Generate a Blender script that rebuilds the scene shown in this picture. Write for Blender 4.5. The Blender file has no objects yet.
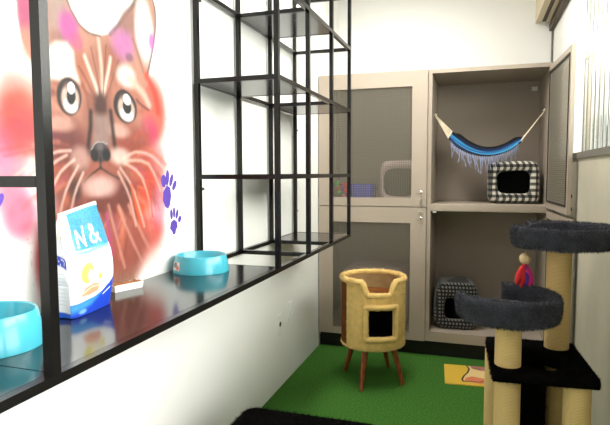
import bpy, bmesh, math, random
import numpy as np
from mathutils import Vector, Matrix, Euler
PI = math.pi
random.seed(7)
SC = bpy.context.scene
COL = SC.collection

# ------------------------------------------------------------------ colours and materials
def lin(c, k=1.0):
    out = []
    for v in c[:3]:
        v = v / 255.0
        v = v / 12.92 if v <= 0.04045 else ((v + 0.055) / 1.055) ** 2.4
        out.append(v * k)
    return tuple(out)

def mat(name, rgb, rough=0.6, metal=0.0, noise=0.0, nscale=8.0, bump=0.0, bscale=60.0, spec=0.5, sheen=0.0, coat=0.0):
    m = bpy.data.materials.new(name); m.use_nodes = True
    nt = m.node_tree; b = nt.nodes['Principled BSDF']
    c = lin(rgb)
    b.inputs['Base Color'].default_value = (*c, 1)
    b.inputs['Roughness'].default_value = rough
    b.inputs['Metallic'].default_value = metal
    b.inputs['Specular IOR Level'].default_value = spec
    if sheen:
        b.inputs['Sheen Weight'].default_value = sheen; b.inputs['Sheen Roughness'].default_value = 0.5
    if coat:
        b.inputs['Coat Weight'].default_value = coat; b.inputs['Coat Roughness'].default_value = 0.08
    tc = nt.nodes.new('ShaderNodeTexCoord')
    if noise:
        n = nt.nodes.new('ShaderNodeTexNoise'); n.inputs['Scale'].default_value = nscale; n.inputs['Detail'].default_value = 5
        nt.links.new(tc.outputs['Object'], n.inputs['Vector'])
        r = nt.nodes.new('ShaderNodeValToRGB')
        r.color_ramp.elements[0].position = 0.3; r.color_ramp.elements[1].position = 0.7
        r.color_ramp.elements[0].color = (*[max(0, v * (1 - noise)) for v in c], 1)
        r.color_ramp.elements[1].color = (*[min(1, v * (1 + noise)) for v in c], 1)
        nt.links.new(n.outputs['Fac'], r.inputs['Fac']); nt.links.new(r.outputs['Color'], b.inputs['Base Color'])
    if bump:
        n2 = nt.nodes.new('ShaderNodeTexNoise'); n2.inputs['Scale'].default_value = bscale; n2.inputs['Detail'].default_value = 3
        nt.links.new(tc.outputs['Object'], n2.inputs['Vector'])
        bp = nt.nodes.new('ShaderNodeBump'); bp.inputs['Strength'].default_value = bump; bp.inputs['Distance'].default_value = 0.01
        nt.links.new(n2.outputs['Fac'], bp.inputs['Height']); nt.links.new(bp.outputs['Normal'], b.inputs['Normal'])
    return m

def painted(name, rough=0.6, coat=0.0, bump=0.0):
    m = bpy.data.materials.new(name); m.use_nodes = True
    nt = m.node_tree; b = nt.nodes['Principled BSDF']
    a = nt.nodes.new('ShaderNodeAttribute'); a.attribute_name = 'paint'
    nt.links.new(a.outputs['Color'], b.inputs['Base Color'])
    b.inputs['Roughness'].default_value = rough
    if coat: b.inputs['Coat Weight'].default_value = coat; b.inputs['Coat Roughness'].default_value = 0.15
    if bump:
        tc = nt.nodes.new('ShaderNodeTexCoord')
        n2 = nt.nodes.new('ShaderNodeTexNoise'); n2.inputs['Scale'].default_value = 25
        nt.links.new(tc.outputs['Object'], n2.inputs['Vector'])
        bp = nt.nodes.new('ShaderNodeBump'); bp.inputs['Strength'].default_value = bump; bp.inputs['Distance'].default_value = 0.01
        nt.links.new(n2.outputs['Fac'], bp.inputs['Height']); nt.links.new(bp.outputs['Normal'], b.inputs['Normal'])
    return m

def sisal_mat():
    m = mat('sisal', (222, 192, 124), 0.85)
    nt = m.node_tree; b = nt.nodes['Principled BSDF']
    tc = nt.nodes.new('ShaderNodeTexCoord'); w = nt.nodes.new('ShaderNodeTexWave')
    w.bands_direction = 'Z'; w.inputs['Scale'].default_value = 62; w.inputs['Distortion'].default_value = 0.6
    nt.links.new(tc.outputs['Object'], w.inputs['Vector'])
    r = nt.nodes.new('ShaderNodeValToRGB')
    r.color_ramp.elements[0].color = (*lin((206, 170, 104)), 1); r.color_ramp.elements[1].color = (*lin((234, 206, 142)), 1)
    nt.links.new(w.outputs['Fac'], r.inputs['Fac']); nt.links.new(r.outputs['Color'], b.inputs['Base Color'])
    bp = nt.nodes.new('ShaderNodeBump'); bp.inputs['Strength'].default_value = 0.5; bp.inputs['Distance'].default_value = 0.004
    nt.links.new(w.outputs['Fac'], bp.inputs['Height']); nt.links.new(bp.outputs['Normal'], b.inputs['Normal'])
    return m

def wood_mat(name, dark, light, scale=14):
    m = mat(name, light, 0.45)
    nt = m.node_tree; b = nt.nodes['Principled BSDF']
    tc = nt.nodes.new('ShaderNodeTexCoord'); mp = nt.nodes.new('ShaderNodeMapping'); mp.inputs['Scale'].default_value = (6, 6, 0.8)
    n = nt.nodes.new('ShaderNodeTexNoise'); n.inputs['Scale'].default_value = scale; n.inputs['Detail'].default_value = 6
    nt.links.new(tc.outputs['Object'], mp.inputs['Vector']); nt.links.new(mp.outputs['Vector'], n.inputs['Vector'])
    r = nt.nodes.new('ShaderNodeValToRGB'); r.color_ramp.elements[0].position = .35; r.color_ramp.elements[1].position = .65
    r.color_ramp.elements[0].color = (*lin(dark), 1); r.color_ramp.elements[1].color = (*lin(light), 1)
    nt.links.new(n.outputs['Fac'], r.inputs['Fac']); nt.links.new(r.outputs['Color'], b.inputs['Base Color'])
    return m

def check_mat(name, pitch, dark, mid, light, rotz=0.0, blur=0.0):
    """woven gingham / houndstooth: dark where both yarns are dark, light where both are light"""
    m = mat(name, mid, 0.9, sheen=0.2)
    nt = m.node_tree; b = nt.nodes['Principled BSDF']
    tc = nt.nodes.new('ShaderNodeTexCoord'); sep = nt.nodes.new('ShaderNodeSeparateXYZ')
    nt.links.new(tc.outputs['Object'], sep.inputs[0])
    def stripe(sock, off=0.0):
        a = nt.nodes.new('ShaderNodeMath'); a.operation = 'MULTIPLY_ADD'; a.inputs[1].default_value = 1.0 / pitch; a.inputs[2].default_value = off + 100
        nt.links.new(sock, a.inputs[0])
        f = nt.nodes.new('ShaderNodeMath'); f.operation = 'FRACT'; nt.links.new(a.outputs[0], f.inputs[0])
        g = nt.nodes.new('ShaderNodeMath'); g.operation = 'GREATER_THAN'; g.inputs[1].default_value = 0.5; nt.links.new(f.outputs[0], g.inputs[0])
        return g.outputs[0]
    xy = nt.nodes.new('ShaderNodeMath'); xy.operation = 'ADD'
    nt.links.new(sep.outputs[0], xy.inputs[0]); nt.links.new(sep.outputs[1], xy.inputs[1])
    s1 = stripe(xy.outputs[0]); s2 = stripe(sep.outputs[2])
    ad = nt.nodes.new('ShaderNodeMath'); ad.operation = 'ADD'; nt.links.new(s1, ad.inputs[0]); nt.links.new(s2, ad.inputs[1])
    hv = nt.nodes.new('ShaderNodeMath'); hv.operation = 'MULTIPLY'; hv.inputs[1].default_value = 0.5; nt.links.new(ad.outputs[0], hv.inputs[0])
    r = nt.nodes.new('ShaderNodeValToRGB'); r.color_ramp.interpolation = 'CONSTANT'
    r.color_ramp.elements[0].color = (*lin(dark), 1); r.color_ramp.elements[0].position = 0
    r.color_ramp.elements[1].color = (*lin(light), 1); r.color_ramp.elements[1].position = 0.8
    e = r.color_ramp.elements.new(0.4); e.color = (*lin(mid), 1)
    nt.links.new(hv.outputs[0], r.inputs['Fac']); nt.links.new(r.outputs['Color'], b.inputs['Base Color'])
    return m

# ------------------------------------------------------------------ mesh helpers
class MB:
    def __init__(s): s.v = []; s.f = []; s.sm = []
    def add(s, vs, fs, smooth=False):
        o = len(s.v); s.v += [tuple(v) for v in vs]
        for f in fs: s.f.append(tuple(i + o for i in f)); s.sm.append(smooth)
        return s
    def box(s, x0, x1, y0, y1, z0, z1, bev=0.0):
        x0, x1 = min(x0, x1), max(x0, x1); y0, y1 = min(y0, y1), max(y0, y1); z0, z1 = min(z0, z1), max(z0, z1)
        if bev <= 0:
            vs = [(x, y, z) for z in (z0, z1) for y in (y0, y1) for x in (x0, x1)]
            return s.add(vs, [(0, 2, 3, 1), (4, 5, 7, 6), (0, 1, 5, 4), (2, 6, 7, 3), (0, 4, 6, 2), (1, 3, 7, 5)])
        bm = bmesh.new(); bmesh.ops.create_cube(bm, size=1)
        for v in bm.verts:
            v.co = Vector(((x0 + x1) / 2 + v.co.x * (x1 - x0), (y0 + y1) / 2 + v.co.y * (y1 - y0), (z0 + z1) / 2 + v.co.z * (z1 - z0)))
        bmesh.ops.bevel(bm, geom=list(bm.edges), offset=bev, segments=3, profile=0.5, affect='EDGES')
        bm.verts.index_update()
        s.add([v.co for v in bm.verts], [[v.index for v in f.verts] for f in bm.faces], True); bm.free(); return s
    def bar(s, a, b, w, h=None):
        """square bar between two points"""
        h = h or w; a = Vector(a); b = Vector(b); d = (b - a).normalized()
        up = Vector((0, 0, 1)) if abs(d.z) < .9 else Vector((0, 1, 0))
        r = d.cross(up).normalized(); u = r.cross(d)
        vs = []
        for p in (a, b):
            for sx, sy in ((-1, -1), (1, -1), (1, 1), (-1, 1)): vs.append(p + r * sx * w / 2 + u * sy * h / 2)
        return s.add(vs, [(0, 1, 2, 3)[::-1], (4, 5, 6, 7), (0, 1, 5, 4), (1, 2, 6, 5), (2, 3, 7, 6), (3, 0, 4, 7)])
    def tube(s, pts, r, n=10, caps=True):
        pts = [Vector(p) for p in pts]; rs = r if isinstance(r, (list, tuple)) else [r] * len(pts)
        rings = []; prev = None
        for i, p in enumerate(pts):
            d = (pts[min(i + 1, len(pts) - 1)] - pts[max(i - 1, 0)]).normalized()
            if prev is None:
                up = Vector((0, 0, 1)) if abs(d.z) < .9 else Vector((1, 0, 0)); x = d.cross(up).normalized()
            else:
                x = (prev - d * prev.dot(d)).normalized()
            prev = x; y = d.cross(x)
            rings.append([p + (x * math.cos(2 * PI * k / n) + y * math.sin(2 * PI * k / n)) * rs[i] for k in range(n)])
        vs = [v for rg in rings for v in rg]; fs = []
        for i in range(len(pts) - 1):
            for k in range(n): fs.append((i * n + k, i * n + (k + 1) % n, (i + 1) * n + (k + 1) % n, (i + 1) * n + k))
        if caps: fs += [tuple(range(n))[::-1], tuple(range((len(pts) - 1) * n, len(pts) * n))]
        return s.add(vs, fs, True)
    def lathe(s, prof, c=(0, 0, 0), n=48, a0=0.0, a1=2 * PI, closed_prof=False):
        """profile [(r, z)] turned about the vertical through c"""
        full = abs(a1 - a0 - 2 * PI) < 1e-6; m = n if full else n + 1; k = len(prof)
        vs = []
        for i in range(m):
            a = a0 + (a1 - a0) * i / n
            for r, z in prof: vs.append((c[0] + r * math.cos(a), c[1] + r * math.sin(a), c[2] + z))
        fs = []
        for i in range(n):
            j = (i + 1) % m
            for q in range(k if closed_prof else k - 1):
                q2 = (q + 1) % k; fs.append((i * k + q, j * k + q, j * k + q2, i * k + q2))
        if closed_prof and not full: fs += [tuple(range(k))[::-1], tuple(range((m - 1) * k, m * k))]
        return s.add(vs, fs, True)
    def ball(s, c, r, n=16, sc=(1, 1, 1)):
        vs = []; fs = []; h = n // 2
        for i in range(h + 1):
            t = PI * i / h
            for k in range(n):
                a = 2 * PI * k / n; vs.append((c[0] + r * sc[0] * math.sin(t) * math.cos(a), c[1] + r * sc[1] * math.sin(t) * math.sin(a), c[2] + r * sc[2] * math.cos(t)))
        for i in range(h):
            for k in range(n): fs.append((i * n + k, (i + 1) * n + k, (i + 1) * n + (k + 1) % n, i * n + (k + 1) % n))
        return s.add(vs, fs, True)
    def grid(s, P):
        """P: rows of points"""
        r = len(P); c = len(P[0]); vs = [p for row in P for p in row]
        return s.add(vs, [(i * c + j, i * c + j + 1, (i + 1) * c + j + 1, (i + 1) * c + j) for i in range(r - 1) for j in range(c - 1)], True)
    def wobble(s, amp, scale, seed=0, i0=0):
        from mathutils import noise
        off = Vector((seed * 3.1, seed * 1.7, seed * 2.3))
        for i in range(i0, len(s.v)):
            p = Vector(s.v[i]); d = noise.noise_vector((p + off) * scale); s.v[i] = tuple(p + d * amp)
        return s
    def fur(s, n, length, width, seed=1, lean=(0, 0, -0.3), f0=0, jitter=0.6):
        """pile: thin tapered tufts grown out of the faces, in the same mesh"""
        rnd = random.Random(seed); faces = s.f[f0:]; tris = []; acc = []; tot = 0
        V = [Vector(v) for v in s.v]
        for f in faces:
            for k in range(1, len(f) - 1):
                a, b, c = V[f[0]], V[f[k]], V[f[k + 1]]; nrm = (b - a).cross(c - a); ar = nrm.length / 2
                if ar < 1e-10: continue
                tot += ar; tris.append((a, b, c, nrm.normalized())); acc.append(tot)
        import bisect
        lv = Vector(lean); vs = []; fs = []
        for _ in range(n):
            a, b, c, nr = tris[min(bisect.bisect(acc, rnd.random() * tot), len(tris) - 1)]
            u, w = rnd.random(), rnd.random()
            if u + w > 1: u, w = 1 - u, 1 - w
            p = a + (b - a) * u + (c - a) * w
            d = (nr + lv + Vector((rnd.uniform(-1, 1), rnd.uniform(-1, 1), rnd.uniform(-1, 1))) * jitter).normalized()
            t = d.cross(Vector((rnd.uniform(-1, 1), rnd.uniform(-1, 1), rnd.uniform(-1, 1)))).normalized() * width / 2
            L = length * rnd.uniform(.6, 1.25); o = len(vs)
            vs += [p - nr * .001 - t, p - nr * .001 + t, p + d * L]; fs.append((o, o + 1, o + 2))
        return s.add(vs, fs, False)

ORIGIN = {}
def obj(name, mb, m, parent=None, loc=None, fix=True):
    """link a mesh object; vertices are given in room metres and moved to the object's own origin"""
    base = ORIGIN[parent.name] if parent else Vector(loc or (0, 0, 0))
    me = bpy.data.meshes.new(name)
    me.from_pydata([tuple(Vector(v) - base) for v in mb.v], [], mb.f)
    me.polygons.foreach_set('use_smooth', mb.sm)
    if fix:
        bm = bmesh.new(); bm.from_mesh(me); bmesh.ops.recalc_face_normals(bm, faces=bm.faces); bm.to_mesh(me); bm.free()
    me.materials.append(m); me.update()
    o = bpy.data.objects.new(name, me); COL.objects.link(o)
    if parent: o.parent = parent
    else: o.location = base
    ORIGIN[o.name] = base
    if any(mb.sm) and fix:
        try: me.set_sharp_from_angle(angle=math.radians(42))
        except Exception: pass
    return o
def tag(o, label, cat, group=None, kind=None):
    o['label'] = label; o['category'] = cat
    if group: o['group'] = group
    if kind: o['kind'] = kind
    return o
def thing(name, loc, label, cat, group=None):
    o = bpy.data.objects.new(name, None); o.empty_display_size = .1; COL.objects.link(o); o.location = loc
    ORIGIN[o.name] = Vector(loc); return tag(o, label, cat, group)
def struct(name, mb, m, parent=None, fix=True):
    o = obj(name, mb, m, parent, fix=fix)
    if not parent: o['kind'] = 'structure'
    return o
def set_paint(o, cols):
    at = o.data.color_attributes.new('paint', 'FLOAT_COLOR', 'POINT')
    a = np.ones((len(cols), 4), np.float32); a[:, :3] = cols; at.data.foreach_set('color', a.ravel())

# ---- pigment compositing on a grid of points (metres on the painted face)
def seg_dist(px, py, pts):
    d = np.full(px.shape, 1e9)
    for (ax, ay), (bx, by) in zip(pts[:-1], pts[1:]):
        vx, vy = bx - ax, by - ay; t = np.clip(((px - ax) * vx + (py - ay) * vy) / max(vx * vx + vy * vy, 1e-12), 0, 1)
        d = np.minimum(d, np.hypot(px - ax - t * vx, py - ay - t * vy))
    return d
def poly_sd(px, py, pts):
    """distance to a polygon, negative inside"""
    d = seg_dist(px, py, list(pts) + [pts[0]]); ins = np.zeros(px.shape, bool); n = len(pts)
    for i in range(n):
        (x0, y0), (x1, y1) = pts[i], pts[(i + 1) % n]
        c = ((y0 > py) != (y1 > py)); 
        with np.errstate(divide='ignore', invalid='ignore'):
            xx = (x1 - x0) * (py - y0) / ((y1 - y0) if y1 != y0 else 1e-12) + x0
        ins ^= c & (px < xx)
    return np.where(ins, -d, d)
def sm(x): x = np.clip(x, 0, 1); return x * x * (3 - 2 * x)
def vnoise(px, py, scale, seed):
    rs = np.random.RandomState(seed); T = rs.rand(256, 256)
    x = px * scale; y = py * scale; xi = np.floor(x).astype(int); yi = np.floor(y).astype(int)
    fx = sm(x - xi); fy = sm(y - yi); g = lambda i, j: T[i % 256, j % 256]
    return (g(xi, yi) * (1 - fx) + g(xi + 1, yi) * fx) * (1 - fy) + (g(xi, yi + 1) * (1 - fx) + g(xi + 1, yi + 1) * fx) * fy
def paint(px, py, ops, base):
    C = np.zeros(px.shape + (3,)); C[:] = lin(base); A = np.zeros(px.shape)
    for kind, geo, soft, col, al in ops:
        if kind == 'e':
            cy, cz, ry, rz, rot = geo; a = math.radians(rot); dx = px - cy; dy = py - cz
            x = (dx * math.cos(a) + dy * math.sin(a)) / ry; y = (-dx * math.sin(a) + dy * math.cos(a)) / rz
            t = sm((1 - np.hypot(x, y)) * (1.45 if soft > .5 else 1) / max(soft, .02))
        elif kind == 'l':
            r = geo[-1]; t = sm((1 - seg_dist(px, py, geo[:-1]) / r) / max(soft, .02))
        else:
            t = sm(.5 - poly_sd(px, py, geo) / (2 * max(soft, 1e-4)))
        t = t * al; C = C * (1 - t[..., None]) + np.array(lin(col)) * t[..., None]; A = A + t * (1 - A)
    return C, A
MURAL = [
    ('e', [1.041, 1.335, 0.102, 0.187, 0], 1, (226, 150, 168), 0.85),
    ('e', [1.084, 1.458, 0.108, 0.122, 0], 1, (222, 112, 94), 0.95),
    ('e', [1.065, 1.555, 0.092, 0.065, 0], 1, (236, 196, 190), 0.6),
    ('e', [1.105, 1.424, 0.072, 0.047, 0], 1, (228, 92, 126), 0.85),
    ('e', [1.031, 1.359, 0.047, 0.074, 0], 1, (232, 150, 190), 0.6),
    ('e', [1.071, 1.195, 0.094, 0.103, 0], 1, (228, 130, 160), 0.9),
    ('e', [1.15, 1.06, 0.056, 0.164, 0], 1, (205, 55, 50), 1),
    ('e', [1.037, 1.26, 0.06, 0.075, 0], 1, (235, 160, 185), 0.5),
    ('e', [1.668, 1.521, 0.125, 0.178, 0], 0.8, (224, 104, 84), 0.9),
    ('e', [1.635, 1.44, 0.091, 0.085, 0], 1, (226, 70, 135), 0.9),
    ('e', [1.598, 1.285, 0.189, 0.175, 0], 0.9, (220, 100, 84), 1),
    ('e', [1.56, 1.192, 0.102, 0.117, 0], 1, (244, 110, 55), 0.9),
    ('e', [1.632, 1.095, 0.135, 0.093, 0], 1, (238, 100, 98), 0.95),
    ('e', [1.699, 1.184, 0.071, 0.126, 0], 1, (225, 140, 165), 0.7),
    ('e', [1.493, 1.052, 0.298, 0.134, 0], 1, (225, 140, 125), 0.95),
    ('e', [1.699, 1.35, 0.077, 0.095, 0], 1, (232, 160, 160), 0.7),
    ('g', [(1.086, 1.787), (1.085, 1.7), (1.1, 1.647), (1.126, 1.592), (1.134, 1.536), (1.223, 1.478), (1.486, 1.482), (1.616, 1.556), (1.643, 1.63), (1.67, 1.704), (1.699, 1.799), (1.703, 1.895), (1.663, 1.966), (1.608, 1.921), (1.545, 1.846), (1.49, 1.783), (1.453, 1.743), (1.401, 1.724), (1.356, 1.719), (1.306, 1.738), (1.275, 1.769), (1.241, 1.838)], 0.0062, (206, 158, 138), 0.97),
    ('e', [1.365, 1.44, 0.346, 0.268, 0], 0.45, (198, 146, 126), 0.96),
    ('e', [1.371, 1.287, 0.281, 0.185, 0], 0.8, (176, 112, 96), 0.9),
    ('g', [(1.217, 1.212), (1.165, 1.058), (1.275, 0.926), (1.542, 0.917), (1.625, 1.063), (1.54, 1.244)], 0.0396, (176, 104, 88), 0.85),
    ('e', [1.24, 1.362, 0.141, 0.097, 0], 1, (146, 88, 76), 0.95),
    ('e', [1.19, 1.426, 0.066, 0.055, 0], 1, (170, 88, 104), 0.85),
    ('e', [1.534, 1.373, 0.143, 0.081, 0], 1, (186, 98, 76), 0.8),
    ('e', [1.449, 1.215, 0.182, 0.104, 0], 1, (142, 80, 68), 0.9),
    ('e', [1.235, 1.265, 0.109, 0.097, 0], 1, (156, 92, 78), 0.8),
    ('e', [1.387, 1.435, 0.187, 0.093, 0], 1, (176, 120, 104), 0.5),
    ('e', [1.308, 1.604, 0.059, 0.087, 0], 1, (196, 128, 100), 0.7),
    ('e', [1.454, 1.655, 0.069, 0.076, 0], 1, (190, 124, 98), 0.7),
    ('e', [1.542, 1.547, 0.121, 0.1, 0], 1, (196, 130, 112), 0.6),
    ('e', [1.242, 1.402, 0.117, 0.085, 0], 1, (128, 70, 72), 0.7),
    ('e', [1.553, 1.414, 0.145, 0.088, 0], 1, (160, 84, 70), 0.6),
    ('e', [1.39, 1.491, 0.093, 0.105, 0], 1, (140, 88, 76), 0.6),
    ('e', [1.227, 1.562, 0.061, 0.039, 0], 1, (160, 100, 84), 0.5),
    ('e', [1.435, 1.652, 0.126, 0.094, 0], 1, (176, 116, 96), 0.5),
    ('e', [1.076, 1.417, 0.107, 0.101, 0], 1, (222, 90, 100), 0.7),
    ('e', [1.056, 1.497, 0.067, 0.075, 0], 1, (224, 112, 94), 0.35),
    ('l', [(1.327, 1.648), (1.334, 1.636), (1.344, 1.619), (1.354, 1.6), (1.365, 1.581), (1.376, 1.56), (1.383, 1.545), 0.0135], 1.0, (250, 234, 222), 0.85),
    ('l', [(1.391, 1.716), (1.394, 1.694), (1.398, 1.663), (1.401, 1.633), (1.402, 1.603), (1.402, 1.574), (1.402, 1.554), 0.0138], 1.0, (244, 218, 202), 0.8),
    ('l', [(1.445, 1.666), (1.441, 1.651), (1.435, 1.629), (1.428, 1.607), (1.42, 1.583), (1.412, 1.559), (1.406, 1.542), 0.0125], 1.0, (248, 230, 218), 0.85),
    ('l', [(1.358, 1.678), (1.363, 1.661), (1.37, 1.636), (1.377, 1.61), (1.383, 1.583), (1.388, 1.554), (1.392, 1.534), 0.0046], 1.0, (140, 84, 64), 0.8),
    ('l', [(1.427, 1.7), (1.424, 1.68), (1.419, 1.652), (1.414, 1.623), (1.411, 1.592), (1.408, 1.559), (1.406, 1.536), 0.0046], 1.0, (140, 84, 64), 0.8),
    ('l', [(1.485, 1.668), (1.476, 1.65), (1.464, 1.624), (1.452, 1.598), (1.44, 1.573), (1.428, 1.549), (1.42, 1.531), 0.0063], 1.0, (150, 92, 76), 0.7),
    ('l', [(1.3, 1.614), (1.31, 1.603), (1.326, 1.586), (1.34, 1.568), (1.353, 1.551), (1.364, 1.532), (1.373, 1.519), 0.0074], 1.0, (150, 92, 74), 0.7),
    ('e', [1.395, 1.51, 0.042, 0.062, 0], 0.9, (98, 62, 54), 0.95),
    ('l', [(1.373, 1.519), (1.361, 1.525), (1.345, 1.534), (1.33, 1.543), (1.317, 1.554), (1.306, 1.566), (1.298, 1.573), 0.0059], 1.0, (150, 100, 84), 0.6),
    ('e', [1.111, 1.725, 0.039, 0.102, 0], 1, (206, 108, 152), 0.9),
    ('e', [1.116, 1.636, 0.029, 0.067, 0], 1, (224, 162, 142), 0.8),
    ('e', [1.163, 1.709, 0.031, 0.158, 0], 1, (170, 120, 115), 0.5),
    ('e', [1.225, 1.747, 0.06, 0.121, 0], 1, (196, 172, 164), 0.95),
    ('e', [1.225, 1.671, 0.053, 0.044, 0], 1, (180, 136, 126), 0.7),
    ('e', [1.265, 1.717, 0.055, 0.062, 0], 0.9, (212, 112, 186), 0.85),
    ('e', [1.295, 1.682, 0.041, 0.035, 0], 1, (214, 120, 160), 0.7),
    ('l', [(1.241, 1.838), (1.245, 1.828), (1.251, 1.814), (1.258, 1.8), (1.263, 1.789), (1.269, 1.779), (1.275, 1.769), (1.284, 1.759), (1.295, 1.748), (1.306, 1.738), (1.318, 1.731), (1.332, 1.724), (1.347, 1.72), (1.366, 1.719), (1.386, 1.72), (1.4, 1.721), 0.0072], 1.0, (110, 76, 72), 0.75),
    ('g', [(1.179, 1.559), (1.179, 1.629), (1.21, 1.662), (1.255, 1.672), (1.278, 1.655), (1.284, 1.611), (1.306, 1.563), (1.266, 1.574), (1.219, 1.561)], 0.0108, (250, 246, 238), 0.97),
    ('e', [1.206, 1.597, 0.029, 0.027, 0], 1, (250, 240, 205), 0.7),
    ('l', [(1.448, 1.741), (1.46, 1.753), (1.477, 1.769), (1.495, 1.788), (1.513, 1.807), (1.531, 1.828), (1.55, 1.851), (1.573, 1.879), (1.597, 1.908), (1.615, 1.93), 0.0163], 1.0, (112, 82, 76), 0.8),
    ('e', [1.542, 1.797, 0.065, 0.086, -20], 1, (176, 136, 128), 0.85),
    ('e', [1.632, 1.8, 0.068, 0.145, 4], 0.45, (243, 240, 238), 1),
    ('l', [(1.651, 1.969), (1.662, 1.955), (1.678, 1.934), (1.691, 1.912), (1.698, 1.892), (1.701, 1.87), (1.701, 1.845), (1.696, 1.812), (1.687, 1.776), (1.678, 1.741), (1.666, 1.706), (1.653, 1.673), (1.644, 1.651), 0.008], 1.0, (112, 92, 94), 0.85),
    ('e', [1.673, 1.768, 0.028, 0.042, 0], 1, (216, 120, 200), 0.8),
    ('e', [1.513, 1.722, 0.089, 0.072, 0], 1, (212, 142, 198), 0.85),
    ('e', [1.543, 1.686, 0.033, 0.02, 0], 1, (130, 100, 115), 0.6),
    ('l', [(1.567, 1.75), (1.576, 1.736), (1.588, 1.716), (1.599, 1.697), (1.607, 1.68), (1.615, 1.664), (1.62, 1.653), 0.0102], 1.0, (170, 120, 110), 0.7),
    ('l', [(1.637, 1.643), (1.65, 1.631), (1.668, 1.613), (1.684, 1.594), (1.694, 1.57), (1.702, 1.543), (1.706, 1.525), 0.0251], 1.0, (226, 92, 70), 0.85),
    ('e', [1.524, 1.623, 0.069, 0.053, 0], 0.9, (248, 240, 232), 0.95),
    ('l', [(1.535, 1.619), (1.555, 1.61), (1.585, 1.597), (1.611, 1.583), (1.629, 1.568), (1.642, 1.551), (1.651, 1.54), 0.0259], 1.0, (238, 208, 192), 0.9),
    ('l', [(1.576, 1.555), (1.584, 1.549), (1.596, 1.542), (1.609, 1.535), (1.624, 1.53), (1.639, 1.525), (1.65, 1.522), 0.0087], 1.0, (120, 78, 72), 0.8),
    ('l', [(1.45, 1.573), (1.443, 1.559), (1.434, 1.54), (1.429, 1.52), (1.432, 1.498), (1.439, 1.475), (1.445, 1.459), 0.0094], 1.0, (180, 120, 104), 0.6),
    ('e', [1.213, 1.439, 0.09, 0.033, 0], 1, (228, 186, 170), 0.8),
    ('e', [1.474, 1.442, 0.082, 0.032, 0], 1, (228, 192, 180), 0.8),
    ('l', [(1.314, 1.564), (1.321, 1.554), (1.33, 1.538), (1.338, 1.521), (1.341, 1.5), (1.343, 1.478), (1.343, 1.462), 0.0089], 1.0, (166, 104, 88), 0.8),
    ('e', [1.188, 1.523, 0.029, 0.016, 0], 1, (150, 90, 72), 0.7),
    ('e', [1.259, 1.519, 0.055, 0.058, -8], 0.14, (66, 48, 50), 1),
    ('e', [1.263, 1.514, 0.044, 0.048, -8], 0.3, (224, 200, 190), 1),
    ('e', [1.264, 1.494, 0.036, 0.026, -8], 0.6, (250, 246, 244), 1),
    ('e', [1.261, 1.548, 0.036, 0.02, -8], 1, (140, 108, 102), 0.7),
    ('e', [1.267, 1.52, 0.022, 0.028, -8], 0.25, (36, 30, 33), 1),
    ('e', [1.268, 1.544, 0.018, 0.019, -8], 0.2, (255, 255, 255), 1),
    ('e', [1.515, 1.521, 0.063, 0.057, -4], 0.14, (66, 48, 50), 1),
    ('e', [1.52, 1.515, 0.049, 0.047, -4], 0.3, (224, 200, 190), 1),
    ('e', [1.522, 1.496, 0.04, 0.025, -4], 0.6, (250, 246, 244), 1),
    ('e', [1.517, 1.548, 0.04, 0.019, -4], 1, (140, 108, 102), 0.7),
    ('e', [1.524, 1.522, 0.024, 0.027, -4], 0.25, (36, 30, 33), 1),
    ('e', [1.525, 1.545, 0.021, 0.019, -4], 0.2, (255, 255, 255), 1),
    ('g', [(1.358, 1.481), (1.437, 1.483), (1.437, 1.388), (1.349, 1.384)], 0.0151, (172, 146, 140), 0.95),
    ('l', [(1.349, 1.486), (1.346, 1.471), (1.342, 1.448), (1.337, 1.426), (1.333, 1.401), (1.329, 1.377), (1.326, 1.359), 0.015], 1.0, (58, 40, 38), 0.95),
    ('l', [(1.442, 1.496), (1.444, 1.482), (1.447, 1.461), (1.449, 1.44), (1.452, 1.419), (1.455, 1.398), (1.457, 1.383), 0.016], 1.0, (62, 42, 40), 0.95),
    ('l', [(1.326, 1.371), (1.323, 1.359), (1.318, 1.343), (1.311, 1.326), (1.302, 1.31), (1.291, 1.293), (1.284, 1.282), 0.0119], 1.0, (110, 74, 66), 0.7),
    ('l', [(1.462, 1.383), (1.467, 1.369), (1.476, 1.349), (1.485, 1.328), (1.495, 1.308), (1.506, 1.287), (1.514, 1.272), 0.0131], 1.0, (120, 78, 68), 0.6),
    ('e', [1.295, 1.346, 0.058, 0.05, 0], 1, (220, 184, 174), 0.7),
    ('e', [1.481, 1.358, 0.072, 0.042, 0], 1, (240, 220, 210), 0.8),
    ('e', [1.384, 1.367, 0.055, 0.037, 0], 0.3, (96, 86, 88), 1),
    ('l', [(1.344, 1.375), (1.347, 1.38), (1.352, 1.388), (1.358, 1.394), (1.366, 1.398), (1.375, 1.4), (1.386, 1.401), (1.397, 1.4), (1.409, 1.396), (1.418, 1.394), 0.0037], 1.0, (205, 200, 200), 0.8),
    ('e', [1.356, 1.357, 0.022, 0.024, 10], 0.6, (46, 40, 42), 1),
    ('e', [1.416, 1.359, 0.026, 0.025, -10], 0.6, (42, 36, 38), 1),
    ('e', [1.385, 1.386, 0.023, 0.019, 0], 1, (140, 130, 130), 0.7),
    ('l', [(1.383, 1.349), (1.382, 1.318), 0.0077], 1.0, (66, 46, 44), 0.95),
    ('l', [(1.382, 1.321), (1.37, 1.316), (1.355, 1.309), (1.34, 1.302), (1.328, 1.294), (1.317, 1.285), (1.309, 1.278), 0.0061], 1.0, (74, 52, 48), 0.95),
    ('l', [(1.382, 1.321), (1.392, 1.316), (1.407, 1.309), (1.423, 1.302), (1.441, 1.295), (1.459, 1.288), (1.472, 1.283), 0.0064], 1.0, (78, 54, 50), 0.95),
    ('e', [1.379, 1.262, 0.111, 0.05, 0], 1, (226, 192, 184), 1),
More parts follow.
